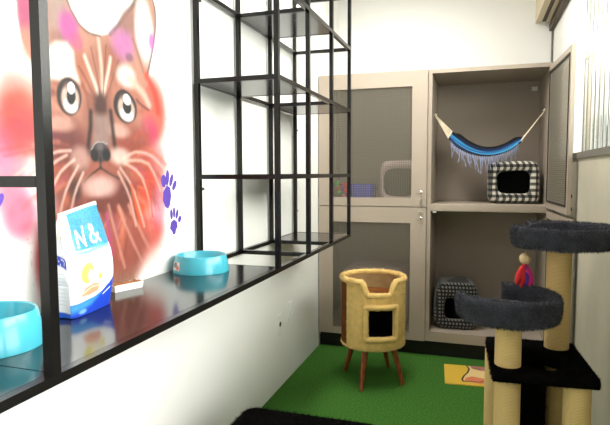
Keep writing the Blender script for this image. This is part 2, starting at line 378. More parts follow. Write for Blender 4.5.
    ('e', [1.376, 1.203, 0.158, 0.034, 0], 1, (136, 78, 68), 0.8),
    ('e', [1.27, 1.253, 0.041, 0.05, 0], 1, (84, 58, 54), 0.8),
    ('e', [1.507, 1.239, 0.048, 0.057, 0], 1, (124, 78, 72), 0.8),
    ('l', [(1.256, 1.365), (1.235, 1.363), (1.207, 1.36), (1.18, 1.354), (1.156, 1.347), (1.132, 1.337), (1.109, 1.326), (1.085, 1.311), (1.061, 1.296), (1.044, 1.285), 0.008], 1.0, (248, 216, 204), 0.75),
    ('l', [(1.27, 1.34), (1.255, 1.332), (1.233, 1.319), (1.214, 1.305), (1.198, 1.286), (1.184, 1.265), (1.174, 1.25), 0.0084], 1.0, (248, 216, 204), 0.75),
    ('l', [(1.286, 1.323), (1.272, 1.306), (1.252, 1.282), (1.234, 1.254), (1.219, 1.219), (1.205, 1.181), (1.195, 1.154), 0.0085], 1.0, (248, 216, 204), 0.75),
    ('l', [(1.306, 1.305), (1.295, 1.288), (1.279, 1.263), (1.265, 1.236), (1.254, 1.203), (1.244, 1.169), (1.237, 1.145), 0.0087], 1.0, (248, 216, 204), 0.75),
    ('l', [(1.239, 1.351), (1.224, 1.345), (1.203, 1.336), (1.186, 1.327), (1.173, 1.316), (1.162, 1.303), (1.155, 1.294), 0.0082], 1.0, (248, 216, 204), 0.75),
    ('l', [(1.47, 1.344), (1.493, 1.353), (1.527, 1.366), (1.562, 1.374), (1.595, 1.374), (1.629, 1.369), (1.662, 1.36), (1.695, 1.343), (1.727, 1.322), (1.75, 1.306), 0.0106], 1.0, (246, 210, 196), 0.7),
    ('l', [(1.501, 1.339), (1.527, 1.327), (1.565, 1.31), (1.598, 1.285), (1.622, 1.245), (1.641, 1.196), (1.653, 1.161), 0.0105], 1.0, (246, 210, 196), 0.7),
    ('l', [(1.479, 1.319), (1.498, 1.299), (1.525, 1.271), (1.551, 1.237), (1.571, 1.195), (1.59, 1.149), (1.603, 1.115), 0.0102], 1.0, (246, 210, 196), 0.7),
    ('l', [(1.468, 1.305), (1.484, 1.281), (1.507, 1.246), (1.527, 1.211), (1.541, 1.177), (1.55, 1.143), (1.557, 1.12), 0.0101], 1.0, (246, 210, 196), 0.7),
    ('l', [(1.512, 1.345), (1.545, 1.345), (1.593, 1.344), (1.636, 1.334), (1.667, 1.306), (1.691, 1.267), (1.708, 1.239), 0.0106], 1.0, (246, 210, 196), 0.7),
    ('l', [(1.414, 1.201), (1.423, 1.174), (1.436, 1.136), (1.449, 1.097), (1.462, 1.057), (1.475, 1.015), (1.485, 0.986), 0.0114], 1.0, (236, 182, 168), 0.6),
    ('l', [(1.463, 1.194), (1.478, 1.167), (1.5, 1.128), (1.522, 1.089), (1.545, 1.052), (1.569, 1.016), (1.586, 0.99), 0.0119], 1.0, (236, 182, 168), 0.6),
    ('l', [(1.366, 1.172), (1.372, 1.147), (1.38, 1.109), (1.389, 1.072), (1.398, 1.036), (1.407, 1.001), (1.413, 0.975), 0.0111], 1.0, (236, 182, 168), 0.6),
    ('l', [(1.516, 1.191), (1.532, 1.169), (1.556, 1.136), (1.579, 1.104), (1.6, 1.074), (1.621, 1.046), (1.635, 1.025), 0.0122], 1.0, (236, 182, 168), 0.6),
    ('l', [(1.403, 1.17), (1.406, 1.152), (1.41, 1.127), (1.414, 1.101), (1.418, 1.077), (1.423, 1.052), (1.426, 1.035), 0.0144], 1.0, (206, 90, 150), 0.7),
    ('l', [(1.535, 1.262), (1.541, 1.243), (1.55, 1.216), (1.56, 1.189), (1.569, 1.162), (1.579, 1.136), (1.585, 1.117), 0.0103], 1.0, (250, 120, 60), 0.8),
    ('l', [(1.621, 1.27), (1.627, 1.253), (1.636, 1.229), (1.643, 1.205), (1.647, 1.183), (1.651, 1.162), (1.653, 1.147), 0.0108], 1.0, (238, 90, 84), 0.7),
]
# ------------------------------------------------------------------ materials in use
M = {}
M['wall'] = mat('white_paint', (236, 236, 232), 0.65, bump=.05, bscale=30)
M['wall_grey'] = mat('grey_render', (178, 171, 152), 0.8, noise=.12, nscale=2.5, bump=.15, bscale=40)
M['ceiling'] = mat('ceiling_paint', (235, 235, 235), 0.8)
M['turf'] = mat('turf', (70, 120, 48), 0.95, noise=.30, nscale=90, bump=.7, bscale=420, spec=.1)
M['metal'] = mat('black_steel', (26, 25, 25), 0.22, 0.6, spec=.6)
M['board'] = mat('gloss_black_board', (22, 22, 24), 0.13, noise=.2, nscale=3, spec=.5)
M['taupe'] = mat('taupe_laminate', (168, 154, 139), 0.42, noise=.02, nscale=4)
M['taupe_in'] = mat('taupe_laminate_inner', (160, 147, 134), 0.5)
M['plinth'] = mat('black_plinth', (7, 6, 6), 0.6)
M['screen'] = mat('screen_wire', (138, 131, 117), 0.45, metal=.2)
M['rebate_shade'] = mat('rebate_shade_strip', (40, 34, 30), 0.5)
M['chrome'] = mat('chrome', (215, 212, 205), 0.22, metal=.9)
M['whiteplastic'] = mat('white_plastic', (236, 236, 232), 0.4)
M['black'] = mat('black_rubber', (20, 20, 20), 0.6)
M['gingham'] = check_mat('gingham', .042, (22, 22, 24), (88, 86, 80), (208, 202, 186))
M['hound'] = check_mat('houndstooth', .026, (8, 8, 9), (16, 16, 16), (116, 114, 106))
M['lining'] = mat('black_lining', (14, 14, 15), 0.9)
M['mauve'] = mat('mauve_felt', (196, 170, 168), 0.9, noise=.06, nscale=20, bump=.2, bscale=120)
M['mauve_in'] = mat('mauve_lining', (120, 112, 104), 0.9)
M['bluecloth'] = mat('blue_fabric', (22, 52, 186), 0.8, noise=.15, nscale=12)
M['plush_grey'] = mat('grey_plush', (58, 59, 68), 0.95, noise=.35, nscale=24, sheen=.25, spec=.15)
M['plush_black'] = mat('black_plush', (11, 10, 10), 0.95, noise=.3, nscale=24, spec=.02)
M['sisal'] = sisal_mat()
M['cream'] = mat('cream_plush', (230, 196, 122), 0.95, noise=.1, nscale=30, sheen=.3, spec=.1)
M['brown'] = mat('brown_plush', (120, 70, 32), 0.9, noise=.35, nscale=14, spec=.1)
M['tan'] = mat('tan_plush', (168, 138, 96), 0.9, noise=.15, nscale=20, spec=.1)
M['legwood'] = wood_mat('reddish_wood', (112, 50, 22), (160, 84, 40))
M['cyan'] = mat('cyan_plastic', (66, 172, 192), 0.28, coat=.3)
M['rope'] = mat('cream_cord', (226, 212, 184), 0.9)
M['fringe'] = mat('blue_fringe', (156, 164, 196), 0.9)
M['soil'] = mat('brown_soil', (168, 112, 76), 0.95, noise=.4, nscale=60, bump=.8, bscale=150)
M['sprout'] = mat('dry_sprout', (150, 120, 70), 0.8)
M['woodball'] = mat('pale_wood', (222, 196, 148), 0.5)
M['beam'] = mat('cream_beam', (206, 194, 164), 0.6)
M['beam_dark'] = mat('dark_beam', (70, 58, 40), 0.6)
M['sill'] = mat('grey_sill', (112, 108, 98), 0.5)
M['paw'] = mat('purple_paint', (84, 58, 156), 0.7, noise=.08, nscale=30)
for nm, c in (('red', (206, 40, 44)), ('magenta', (206, 44, 128)), ('purple', (96, 48, 150)), ('green', (60, 190, 60)), ('pink', (230, 60, 84)), ('orange', (240, 130, 70))):
    M[nm] = mat(nm + '_dye', c, .85)
def fluted():
    m = bpy.data.materials.new('fluted_glazing'); m.use_nodes = True; nt = m.node_tree; nt.nodes.clear()
    out = nt.nodes.new('ShaderNodeOutputMaterial'); t = nt.nodes.new('ShaderNodeBsdfTransparent'); tl = nt.nodes.new('ShaderNodeBsdfTranslucent')
    g = nt.nodes.new('ShaderNodeBsdfGlossy'); g.inputs['Color'].default_value = (.85, .88, .86, 1); g.inputs['Roughness'].default_value = .18
    t.inputs[0].default_value = (.92, .95, .92, 1); tl.inputs[0].default_value = (.85, .88, .85, 1)
    a = nt.nodes.new('ShaderNodeMixShader'); a.inputs[0].default_value = .06; b = nt.nodes.new('ShaderNodeMixShader')
    f = nt.nodes.new('ShaderNodeFresnel'); f.inputs[0].default_value = 1.5; nt.links.new(f.outputs[0], b.inputs[0])
    nt.links.new(t.outputs[0], a.inputs[1]); nt.links.new(tl.outputs[0], a.inputs[2])
    nt.links.new(a.outputs[0], b.inputs[1]); nt.links.new(g.outputs[0], b.inputs[2]); nt.links.new(b.outputs[0], out.inputs[0])
    return m
M['glazing'] = fluted()
def clear():
    m = bpy.data.materials.new('clear_glass'); m.use_nodes = True; nt = m.node_tree; nt.nodes.clear()
    out = nt.nodes.new('ShaderNodeOutputMaterial'); t = nt.nodes.new('ShaderNodeBsdfTransparent'); g = nt.nodes.new('ShaderNodeBsdfGlossy'); g.inputs['Roughness'].default_value = .02
    f = nt.nodes.new('ShaderNodeFresnel'); f.inputs[0].default_value = 1.45; a = nt.nodes.new('ShaderNodeMixShader')
    nt.links.new(f.outputs[0], a.inputs[0]); nt.links.new(t.outputs[0], a.inputs[1]); nt.links.new(g.outputs[0], a.inputs[2]); nt.links.new(a.outputs[0], out.inputs[0])
    return m
M['clear'] = clear()
M['fence'] = mat('weathered_board', (84, 90, 76), .9, noise=.3, nscale=6)

# ------------------------------------------------------------------ the room: X across, Y into the room, Z up
W, YB, YF, H = 1.63, 4.36, -1.6, 2.80
struct('floor', MB().box(-.1, W + .1, YF, YB + .1, -.06, 0), M['turf'])
struct('ceiling', MB().box(-.1, W + .1, YF, YB + .1, H, H + .08), M['ceiling'])
struct('wall_left', MB().box(-.1, 0, YF, YB, 0, H), M['wall'])
struct('wall_back', MB().box(-.1, W + .1, YB, YB + .1, 0, H), M['wall'])
struct('wall_front', MB().box(-.1, W + .1, YF - .1, YF, 0, H), M['wall_grey'])
WY0, WY1, WZ0, WZ1 = -1.2, 3.34, 1.375, 2.74
wr = struct('wall_right', MB().box(W, W + .12, 1.45, YB, 0, WZ0), M['wall_grey'])
struct('apron', MB().box(W, W + .12, YF, -.75, 0, WZ0), M['wall_grey'], wr)
struct('pier', MB().box(W, W + .12, WY1, YB, WZ0, H), M['wall'], wr)
struct('pier', MB().box(W, W + .12, YF, WY0, WZ0, H), M['wall'], wr)
struct('header', MB().box(W, W + .12, WY0, WY1, WZ1, H), M['wall'], wr)
P = []
n = int((WY1 - WY0) / .0092)
for z in (WZ0 + .02, WZ1):
    P.append([(W + .045 + .014 * math.sin(2 * PI * (WY0 + (WY1 - WY0) * i / n) / .10), WY0 + (WY1 - WY0) * i / n, z) for i in range(n + 1)])
win = struct('window_1', MB().grid(P), M['glazing'], fix=False)
struct('sill', MB().box(W - .012, W + .1, WY0, WY1 + .02, WZ0 - .002, WZ0 + .03), M['sill'], win)
d1 = struct('added_door_1', MB().box(W + .03, W + .07, -.74, -.66, .01, WZ0 - .005).box(W + .03, W + .07, 1.36, 1.44, .01, WZ0 - .005).box(W + .03, W + .07, -.66, 1.36, .01, .09).box(W + .03, W + .07, -.66, 1.36, WZ0 - .085, WZ0 - .005), M['sill'])  # unseen glass door, added so light reaches the lower left wall
struct('pane', MB().box(W + .047, W + .053, -.66, 1.36, .09, WZ0 - .085), M['clear'], d1)
struct('trim_1', MB().box(W - .030, W - .002, YF, YB - .002, 2.335, 2.385), M['beam_dark'])
t2 = struct('trim_2', MB().box(1.505, 1.545, YF, YB - .002, 2.40, 2.76).box(1.575, 1.60, YF, YB - .002, 2.40, 2.76), M['beam'])
struct('groove', MB().box(1.545, 1.575, YF, YB - .002, 2.41, 2.76), M['beam_dark'], t2)
struct('pipe', MB().tube([(W - .008, YB - .008, 2.02), (W - .008, YB - .008, 2.335)], .007), M['sill'], t2)

rf = random.Random(3); yb_ = 1.5
fence = thing('added_fence', (W + .55, 2.6, 0), 'grey upright board fence added outside to put grey streaks in the fluted window', 'fence')  # invented boards, placed to darken the lower glazing in streaks
while yb_ < 5.2:
    bw = rf.uniform(.05, .10); obj('board', MB().box(W + .54, W + .56, yb_, yb_ + bw, 0, rf.uniform(1.55, 1.85)), M['fence'], fence); yb_ += bw + rf.uniform(.03, .08)
for z in (.5, 1.5): obj('rail', MB().box(W + .5605, W + .60, 1.5, 5.2, z, z + .07), M['fence'], fence)

# ------------------------------------------------------------------ cat mural on the left wall
def mural():
    dy = .004; ys = np.arange(.62, 1.90, dy); zs = np.arange(.93, 2.12, dy)
    px, py = np.meshgrid(ys, zs); 
    wx = px + (vnoise(px, py, 14, 3) - .5) * .008; wy = py + (vnoise(px, py, 14, 4) - .5) * .008
    rnd = random.Random(11); ops = list(MURAL); extra = []
    tints = [(236, 178, 160), (150, 84, 70), (226, 120, 100), (206, 100, 140), (190, 116, 96), (240, 150, 110)]
    for k in range(90):                                   # loose spray-can fur strokes round the cheeks and chest
        a = math.radians(rnd.uniform(-165, -15)) if k < 60 else math.radians(rnd.choice((rnd.uniform(-20, 50), rnd.uniform(130, 200))))
        r0 = rnd.uniform(.13, .2); r1 = r0 + rnd.uniform(.06, .16); c0 = (1.39, 1.33)
        pts = [(c0[0] + r * 1.15 * math.cos(a + b), c0[1] + r * math.sin(a + b)) for r, b in ((r0, 0), ((r0 + r1) / 2, .05), (r1, .14 if math.cos(a) < 0 else -.14))]
        extra.append(('l', pts + [rnd.uniform(.008, .018)], 1, rnd.choice(tints), rnd.uniform(.2, .4)))
    cut = [i for i, o in enumerate(ops) if o[0] == 'l'][0]
    Cc, A = paint(wx, wy, ops[:cut] + extra + ops[cut:], (236, 236, 232))
    st = vnoise(px * 1.0 + py * .3, py * .25, 120, 5) * .5 + vnoise(px, py, 60, 6) * .5
    Cc = Cc * (1 + (st - .5) * .16 * A)[..., None]
    Cc = Cc * (1 - A[..., None] * (1 - .60 * np.clip(Cc, .02, 1) ** .34))
    sp = (vnoise(px, py, 170, 8) > .9) & (A > .04) & (A < .6)
    Cc = np.where(sp[..., None], Cc * np.array([.8, .66, .66]), Cc)
    keep = A > .012; r, c = px.shape; idx = -np.ones((r, c), int); mb = MB(); cols = []
    fk = keep[:-1, :-1] | keep[1:, :-1] | keep[:-1, 1:] | keep[1:, 1:]
    need = np.zeros((r, c), bool); need[:-1, :-1] |= fk; need[1:, :-1] |= fk; need[:-1, 1:] |= fk; need[1:, 1:] |= fk
    idx[need] = np.arange(need.sum())
    mb.v = [(.0012, float(a), float(b)) for a, b in zip(px[need], py[need])]; cols = Cc[need]
    for i, j in zip(*np.nonzero(fk)): mb.f.append((idx[i, j], idx[i, j + 1], idx[i + 1, j + 1], idx[i + 1, j]))
    mb.sm = [False] * len(mb.f)
    o = obj('wall_mural', mb, painted('mural_paint', .6), loc=(0, 1.35, 1.2), fix=False); set_paint(o, cols)
    tag(o, 'big spray-painted cat face mural in brown, red and pink on the white wall', 'mural')
mural()
def disc_poly(pts, x=.0008):
    mb = MB(); n = len(pts); mb.add([(x, a, b) for a, b in pts] + [(x + .0006, a, b) for a, b in pts], [tuple(range(n))[::-1], tuple(range(n, 2 * n))] + [(i, (i + 1) % n, n + (i + 1) % n, n + i) for i in range(n)]); return mb
def ell(cy, cz, ry, rz, rot=0, n=18):
    a = math.radians(rot)
    return [(cy + ry * math.cos(t) * math.cos(a) - rz * math.sin(t) * math.sin(a), cz + ry * math.cos(t) * math.sin(a) + rz * math.sin(t) * math.cos(a)) for t in [2 * PI * k / n for k in range(n)]]
def pawprint(cy, cz, s, label, toes, pad):
    mb = MB()
    for poly in [pad] + toes:
        q = disc_poly([(cy + a * s, cz + b * s) for a, b in poly]); mb.add(q.v, q.f)
    tag(obj('paw_print', mb, M['paw'], loc=(0, cy, cz)), label, 'paw print', 'purple paw prints on the wall')
pad1 = [(-.034, -.01), (-.03, .022), (-.004, .046), (.018, .036), (.024, .005), (.014, -.03), (0, -.044), (-.02, -.034)]
pawprint(1.757, 1.210, 1.0, 'larger purple paw print with long toes, the upper one beside the cat mural', [ell(-.026, .062, .017, .024), ell(.0, .074, .012, .03, -8), ell(.026, .064, .011, .026, -25), ell(.048, .044, .011, .022, -35)], pad1)
pad2 = [(-.03, -.012), (-.022, .014), (.0, .024), (.022, .012), (.026, -.008), (.014, -.02), (.008, -.036), (-.008, -.038), (-.014, -.024)]
pawprint(1.797, 1.100, .95, 'small purple paw print, the lower one on the wall above the round bowl', [ell(-.018, .046, .009, .021, 4), ell(.002, .052, .008, .022), ell(.024, .044, .009, .02, -20), ell(.044, .022, .011, .015, -40)], pad2)
pawprint(.960, 1.190, 1.0, 'purple paw print low on the wall left of the near steel post', [ell(-.026, .062, .017, .024), ell(.0, .074, .012, .03, -8), ell(.026, .064, .011, .026, -25), ell(.048, .044, .011, .022, -35)], pad1)

# ------------------------------------------------------------------ counter along the wall
DX, RX = .3686, .02                      # front and wall-side post lines
PY = [1.9627, 2.3641, 2.7764, 3.192]; Z0, Z1, Z2, Z3, Z4 = .9167, 1.2859, 1.6739, 2.0432, 2.3502
w = .0195
ct = thing('wall_counter', (.19, .7, Z0), 'long glossy black counter fixed along the white wall, carrying the bowls and food bag', 'counter')
obj('board', MB().box(.004, DX - w / 2 - .001, -.9, .780, Z0 - .012, Z0 + w / 2), M['board'], ct)
obj('board', MB().box(.004, DX - w / 2 - .001, .783, PY[0] - w / 2, Z0 - .012, Z0 + w / 2), M['board'], ct)
obj('edge_rail', MB().bar((DX, -.9, Z0), (DX, PY[0] - w / 2 - .001, Z0), w), M['metal'], ct)

# near frame
YN = .776
nf = thing('steel_frame', (DX, YN, Z0 + .011), 'near black steel frame, thick post and cross bar crossing the cat mural', 'shelf frame')
obj('post', MB().bar((DX, YN, Z0 + w / 2 + .0005), (DX, YN, 2.6), .0212), M['metal'], nf)
obj('post', MB().bar((RX, YN, Z0 + w / 2 + .0005), (RX, YN, 2.6), .0225), M['metal'], nf)
for z in (Z1, Z3 + .05):
    obj('cross_bar', MB().bar((RX + .012, YN, z), (DX - .0115, YN, z), .021), M['metal'], nf)
# far rack: four pairs of posts, rails and stepped shelves
rk = thing('wall_rack', (.19, 2.57, Z0), 'tall black steel open rack of stepped shelves hung on the wall past the bowl', 'shelf rack')
for y in PY:
    obj('post', MB().bar((DX, y, Z0 - w / 2), (DX, y, 2.62), w), M['metal'], rk)
    obj('post', MB().bar((RX, y, Z0 - w / 2), (RX, y, 2.62), w), M['metal'], rk)
def rail(a, b): obj('rail', MB().bar(a, b, .019), M['metal'], rk)
h = w / 2 + .0005
def cross(y, z): rail((RX + h, y, z), (DX - h, y, z))
def along(x, i, j, z):
    for k in range(i, j): rail((x, PY[k] + h, z), (x, PY[k + 1] - h, z))
for z in (Z0, Z1, Z2, Z3, Z4): along(DX, 0, 3, z)
along(RX, 0, 3, Z0); along(RX, 0, 3, Z2); along(RX, 0, 1, Z3); along(RX, 1, 3, Z3)
for y in PY: cross(y, Z0)
for y in PY: cross(y, Z1)
for y in PY: cross(y, Z2)
for y in PY[1:]: cross(y, Z3)
for y in PY: cross(y, Z4)
for k, z in ((2, Z0), (1, Z1), (0, Z2), (2, Z2), (1, Z3)):
    obj('shelf', MB().box(RX + .0105, DX - .0105, PY[k] + .0105, PY[k + 1] - .0105, z - .0085, z + .0085), M['board'], rk)
for y, z in ((PY[0], 1.235), (PY[0], 2.005), (PY[3], 1.06), (PY[3], 1.57)):
    obj('fixing_bolt', MB().tube([(RX + .002, y + .0108, z), (RX + .002, y + .034, z)], .006, 8), M['black'], rk)

# ------------------------------------------------------------------ things on the counter
ZC = Z0 + w / 2
def bowl(cx, cy, r, hgt, label, sticker=None):
    t = thing('pet_bowl', (cx, cy, ZC), label, 'bowl', 'cyan pet bowls on the counter')
    prof = [(.0, .004), (r * .96, .004), (r, .0), (r, .008), (r * .965, hgt * .45), (r * .90, hgt * .93), (r * .87, hgt), (r * .83, hgt * .97), (r * .74, hgt * .55), (r * .66, hgt * .3), (0, hgt * .26)]
    obj('bowl_body', MB().lathe(prof, (cx, cy, ZC + .0005), 64), M['cyan'], t)
    if sticker:
        a0, a1 = sticker; P = []; C = []
        for j in range(9):
            q = .2 + .5 * j / 8; rr = r * (1 - .075 * q) + .0008
            P.append([(cx + rr * math.cos(a0 + (a1 - a0) * i / 12), cy + rr * math.sin(a0 + (a1 - a0) * i / 12), ZC + hgt * q) for i in range(13)])
            for i in range(13):
                d = math.hypot((i - 5) / 3.2, (j - 5) / 2.6); e2 = math.hypot((i - 9) / 2.4, (j - 2.6) / 2)
                C.append(lin((120, 116, 120) if d < 1 else (212, 120, 104) if e2 < 1 else (226, 222, 214)))
        o = obj('sticker', MB().grid(P), painted('sticker_print', .5), t, fix=False); set_paint(o, np.array(C)); o['label'] = 'small square picture sticker'
    return t
bowl(.1115, 1.805, .107, .064, 'round cyan pet bowl with a picture sticker at the far end of the counter', (math.radians(222), math.radians(250)))
bowl(.118, .868, .104, .078, 'cyan pet bowl on the counter cut by the near steel post')

def food_bag():
    t = thing('cat_food_bag', (.092, 1.175, ZC), 'white and blue bag of cat food standing on the counter before the mural', 'food bag')
    wd = Vector((-.13, .9915, 0)); nr = Vector((.9915, .13, 0)); base = Vector((.094, 1.178, 0)); top = Vector((.090, 1.176, 0))
    HH = .276; rows = 170; NF, NS, NBk = 110, 26, 24
    G = []; CO = []
    blue = (26, 66, 196); sky = (66, 148, 188)
    front = [('g', [(-.066, .175), (-.066, .31), (.1, .31), (.1, .175), (.02, .172)], .002, sky, 1),
             ('l', [(-.063, .170), (-.02, .166), (.03, .170), (.07, .172), .006], .5, (92, 170, 214), .9),
             ('l', [(-.062, .158), (-.03, .150), .006], .6, (120, 190, 222), .8),
             ('l', [(-.052, .184), (-.046, .226), .0042], .3, (255, 255, 255), 1), ('l', [(-.046, .226), (-.020, .184), .0048], .3, (255, 255, 255), 1), ('l', [(-.020, .184), (-.012, .232), .0042], .3, (255, 255, 255), 1),
             ('l', [(.040, .187), (.014, .222), (.018, .232), (.027, .229), (.027, .219), (.008, .202), (.009, .189), (.022, .185), (.040, .206), .0036], .3, (238, 248, 252), 1),
             ('e', [-.034, .112, .026, .033, -15], .25, (232, 218, 96), 1), ('e', [-.024, .104, .014, .02, 0], .5, (250, 244, 196), .9),
             ('e', [.014, .094, .024, .019, 20], .3, (246, 238, 190), 1), ('e', [.018, .093, .011, .010, 0], .4, (238, 206, 80), 1),
             ('g', [(-.062, .052), (-.044, .074), (-.012, .082), (.012, .074), (.006, .056), (-.03, .050)], .003, (222, 148, 116), 1),
             ('l', [(-.05, .06), (-.02, .072), (.004, .07), .003], .6, (244, 196, 170), .9),
             ('g', [(-.1, .036), (-.06, .038), (-.01, .042), (.03, .052), (.06, .066), (.1, .094), (.1, -.01), (-.1, -.01)], .0015, blue, 1),
             ('g', [(-.1, .036), (-.06, .038), (-.01, .042), (.02, .048), (-.02, .024), (-.1, .012)], .010, (70, 160, 226), .8),  # light blue sheen painted into the blue base, also the small ellipse below
             ('l', [(.03, .040), (.066, .052), .0018], .3, (230, 240, 255), .95), ('e', [-.055, .012, .02, .008, 0], .8, (150, 210, 245), .6)]
    side = [('g', [(.1, .176), (.9, .158), (.86, .128), (.16, .146)], .002, (44, 64, 190), 1), ('l', [(.3, .142), (.42, .162), (.5, .142), .003], .3, (245, 245, 250), 1), ('l', [(.58, .158), (.76, .152), (.66, .136), .003], .3, (245, 245, 250), 1),
            ('e', [.5, .235, .2, .012, 10], .5, (238, 214, 120), .8), ('e', [.7, .215, .15, .008, 0], .5, (240, 224, 150), .6)]
    for k in range(9): side.append(('l', [(.25, .118 - k * .010), (.75, .116 - k * .010), .0009], .3, (196, 200, 210), .8))
    side.append(('g', [(-.2, .020), (1.2, .012), (1.2, -.02), (-.2, -.02)], .002, (40, 96, 210), 1))
    for j in range(rows + 1):
        tt = j / rows; z = HH * tt
        hw = .092 + .012 * math.sin(PI * min(1, tt * 1.15)) - .010 * sm(np.array((tt - .75) / .25)).item()
        th = (.037 + .009 * math.sin(PI * min(1, tt * 1.3))) * (1 - .90 * max(0, (tt - .55) / .45) ** 1.3)
        if j == 0: hw *= .97
        c = base.lerp(top, tt); row = []
        wave = .004 * math.sin(9 * tt * PI) * (tt > .3)
        for i in range(NF):
            u = -1 + 2 * i / (NF - 1); row.append(c + wd * (hw * u) + nr * (th * (1 - .30 * abs(u) ** 6) + .0025 * math.sin(6 * u + 7 * tt) * math.sin(PI * tt)))
        for i in range(1, NS):
            v = i / NS; tuck = .012 * math.sin(PI * v) * math.sin(PI * min(1, tt * .9 + .1)); row.append(c + wd * (hw - tuck) + nr * (th * .7 * (1 - 2 * v)))
        for i in range(NBk):
            u = 1 - 2 * i / (NBk - 1); row.append(c + wd * (hw * u) - nr * (th * (1 - .3 * abs(u) ** 6)))
        for i in range(1, NS):
            v = i / NS; tuck = .014 * math.sin(PI * v) * math.sin(PI * min(1, tt * .9 + .1)) + wave; row.append(c + wd * (-hw + tuck) + nr * (th * .7 * (-1 + 2 * v)))
        topdip = 0
        G.append([(p.x, p.y, ZC + .0008 + z + .012 * (tt ** 3) * ((p - c).dot(wd) / .08)) for p in row])
        us = np.array([(-1 + 2 * i / (NF - 1)) * .09 for i in range(NF)]); zs = np.full(NF, z)
        CO.append(('f', us, zs)); 
    m = len(G[0]); mb = MB()
    mb.add([p for r in G for p in r], [(j * m + i, j * m + (i + 1) % m, (j + 1) * m + (i + 1) % m, (j + 1) * m + i) for j in range(rows) for i in range(m)] + [tuple(range(m))[::-1], tuple(range(rows * m, rows * m + m))], True)
    Z = np.array([HH * j / rows for j in range(rows + 1)])
    fu, fz = np.meshgrid(np.array([(-1 + 2 * i / (NF - 1)) * .09 for i in range(NF)]), Z)
    cf, _ = paint(fu, fz, front, (244, 244, 244)); tex = vnoise(fu, fz, 330, 21)
    msk = (fz > .176) & (fu > -.064) & (tex > .62); cf = np.where(msk[..., None] & (cf[..., :1] < .5), cf * .72, cf)
    sv, sz = np.meshgrid(np.array([i / NS for i in range(1, NS)]), Z)
    cs, _ = paint(sv, sz, side, (238, 238, 242)); cr = cs.copy()
    cb = np.zeros((rows + 1, NBk, 3)); cb[:] = lin((240, 240, 240))
    cols = np.concatenate([cf, cr, cb, cs], axis=1).reshape(-1, 3)
    o = obj('bag', mb, painted('bag_print_sheen', .42, coat=.2, bump=.15), t); set_paint(o, cols)
    s0 = base.lerp(top, 1)
    obj('top_seal', MB().bar(s0 + wd * -.082 + Vector((0, 0, ZC + HH - .010)), s0 + wd * .082 + Vector((0, 0, ZC + HH + .014)), .0075, .012), M['whiteplastic'], t)
food_bag()

def grass_tray():
    d = Vector((.316, .949, 0)); nn = Vector((-.949, .316, 0)); o0 = Vector((.046, 1.376, ZC + .0006))
    t = thing('seedling_tray', o0, 'small white tray of brown soil with thin sprouts beside the food bag', 'tray')
    L, Wd, hh = .108, .040, .022
    P = lambda a, b, z: o0 + d * a + nn * b + Vector((0, 0, z))
    mb = MB(); e = .003
    out = [(0, 0), (L, 0), (L, Wd), (0, Wd)]; inn = [(e, e), (L - e, e), (L - e, Wd - e), (e, Wd - e)]
    vs = [P(a + (.003 if a == 0 else -.003), b + (.003 if b == 0 else -.003), 0) for a, b in out] + [P(a, b, hh) for a, b in out] + [P(a, b, hh) for a, b in inn] + [P(a, b, .004) for a, b in inn]
    fs = [(3, 2, 1, 0), (12, 13, 14, 15)]
    for i in range(4):
        j = (i + 1) % 4; fs += [(i, j, 4 + j, 4 + i), (4 + i, 4 + j, 8 + j, 8 + i), (8 + i, 8 + j, 12 + j, 12 + i)]
    obj('tray', mb.add(vs, fs), M['whiteplastic'], t)
    S = MB(); nx, ny = 30, 12
    S.grid([[P(.0045 + (L - .009) * i / nx, .0045 + (Wd - .009) * j / ny, hh - .001 + .005 * random.random() * (0 < i < nx and 0 < j < ny)) for i in range(nx + 1)] for j in range(ny + 1)])
    obj('soil', S, M['soil'], t)
    for k in range(14):
        a, b = random.uniform(.01, L - .01), random.uniform(.008, Wd - .008); q = random.uniform(.02, .055)
        obj('sprout', MB().tube([P(a, b, hh - .001), P(a + random.uniform(-.004, .004), b, hh + q * .5), P(a + random.uniform(-.01, .01), b + random.uniform(-.005, .005), hh + q)], [.0008, .0006, .0003], 5), M['sprout'], t)
grass_tray()

# ------------------------------------------------------------------ wall sockets
def socket(cy, cz, label, hole):
    t = thing('wall_socket', (0, cy, cz), label, 'socket')
    obj('plate', MB().box(.0005, .008, cy - .036, cy + .036, cz - .058, cz + .058, .003), M['whiteplastic'], t)
    if hole: obj('outlet', MB().tube([(.006, cy, cz), (.0092, cy, cz)], .015, 20), M['black'], t)
    else: obj('switch', MB().box(.0075, .0115, cy - .016, cy + .016, cz - .03, cz + .03, .0015), M['whiteplastic'], t)
socket(2.937, .395, 'white socket plate with a dark round outlet low on the white wall', True)
socket(3.13, .43, 'blank white switch plate low on the wall nearest the cabinet', False)

# ------------------------------------------------------------------ the built-in cabinet of four compartments
D = 3.7835
cb = thing('cat_cabinet', (.80, D + .28, 0), 'tall taupe built-in cabinet with mesh doors across the end wall', 'cabinet')
BK = YB - .02
carc = obj('carcass', MB().box(.004, .022, D, BK, .109, 2.004).box(.786, .812, D, BK, .109, 2.004).box(1.552, 1.578, D, BK, .109, 2.004), M['taupe'], cb)
obj('top_board', MB().box(.022, .786, D, BK, 1.978, 2.004).box(.812, 1.552, D, BK, 1.978, 2.004), M['taupe'], cb)
obj('bottom_board', MB().box(.022, .786, D, BK, .109, .175).box(.812, 1.552, D, BK, .109, .178), M['taupe'], cb)
obj('shelf', MB().box(.022, .786, D + .024, BK, 1.04, 1.08), M['taupe'], cb)
obj('shelf', MB().box(.812, 1.552, D, BK, 1.034, 1.084, .002), M['taupe'], cb)
obj('back_panel', MB().box(.006, 1.576, BK + .001, YB - .002, .109, 2.004), M['taupe_in'], cb)
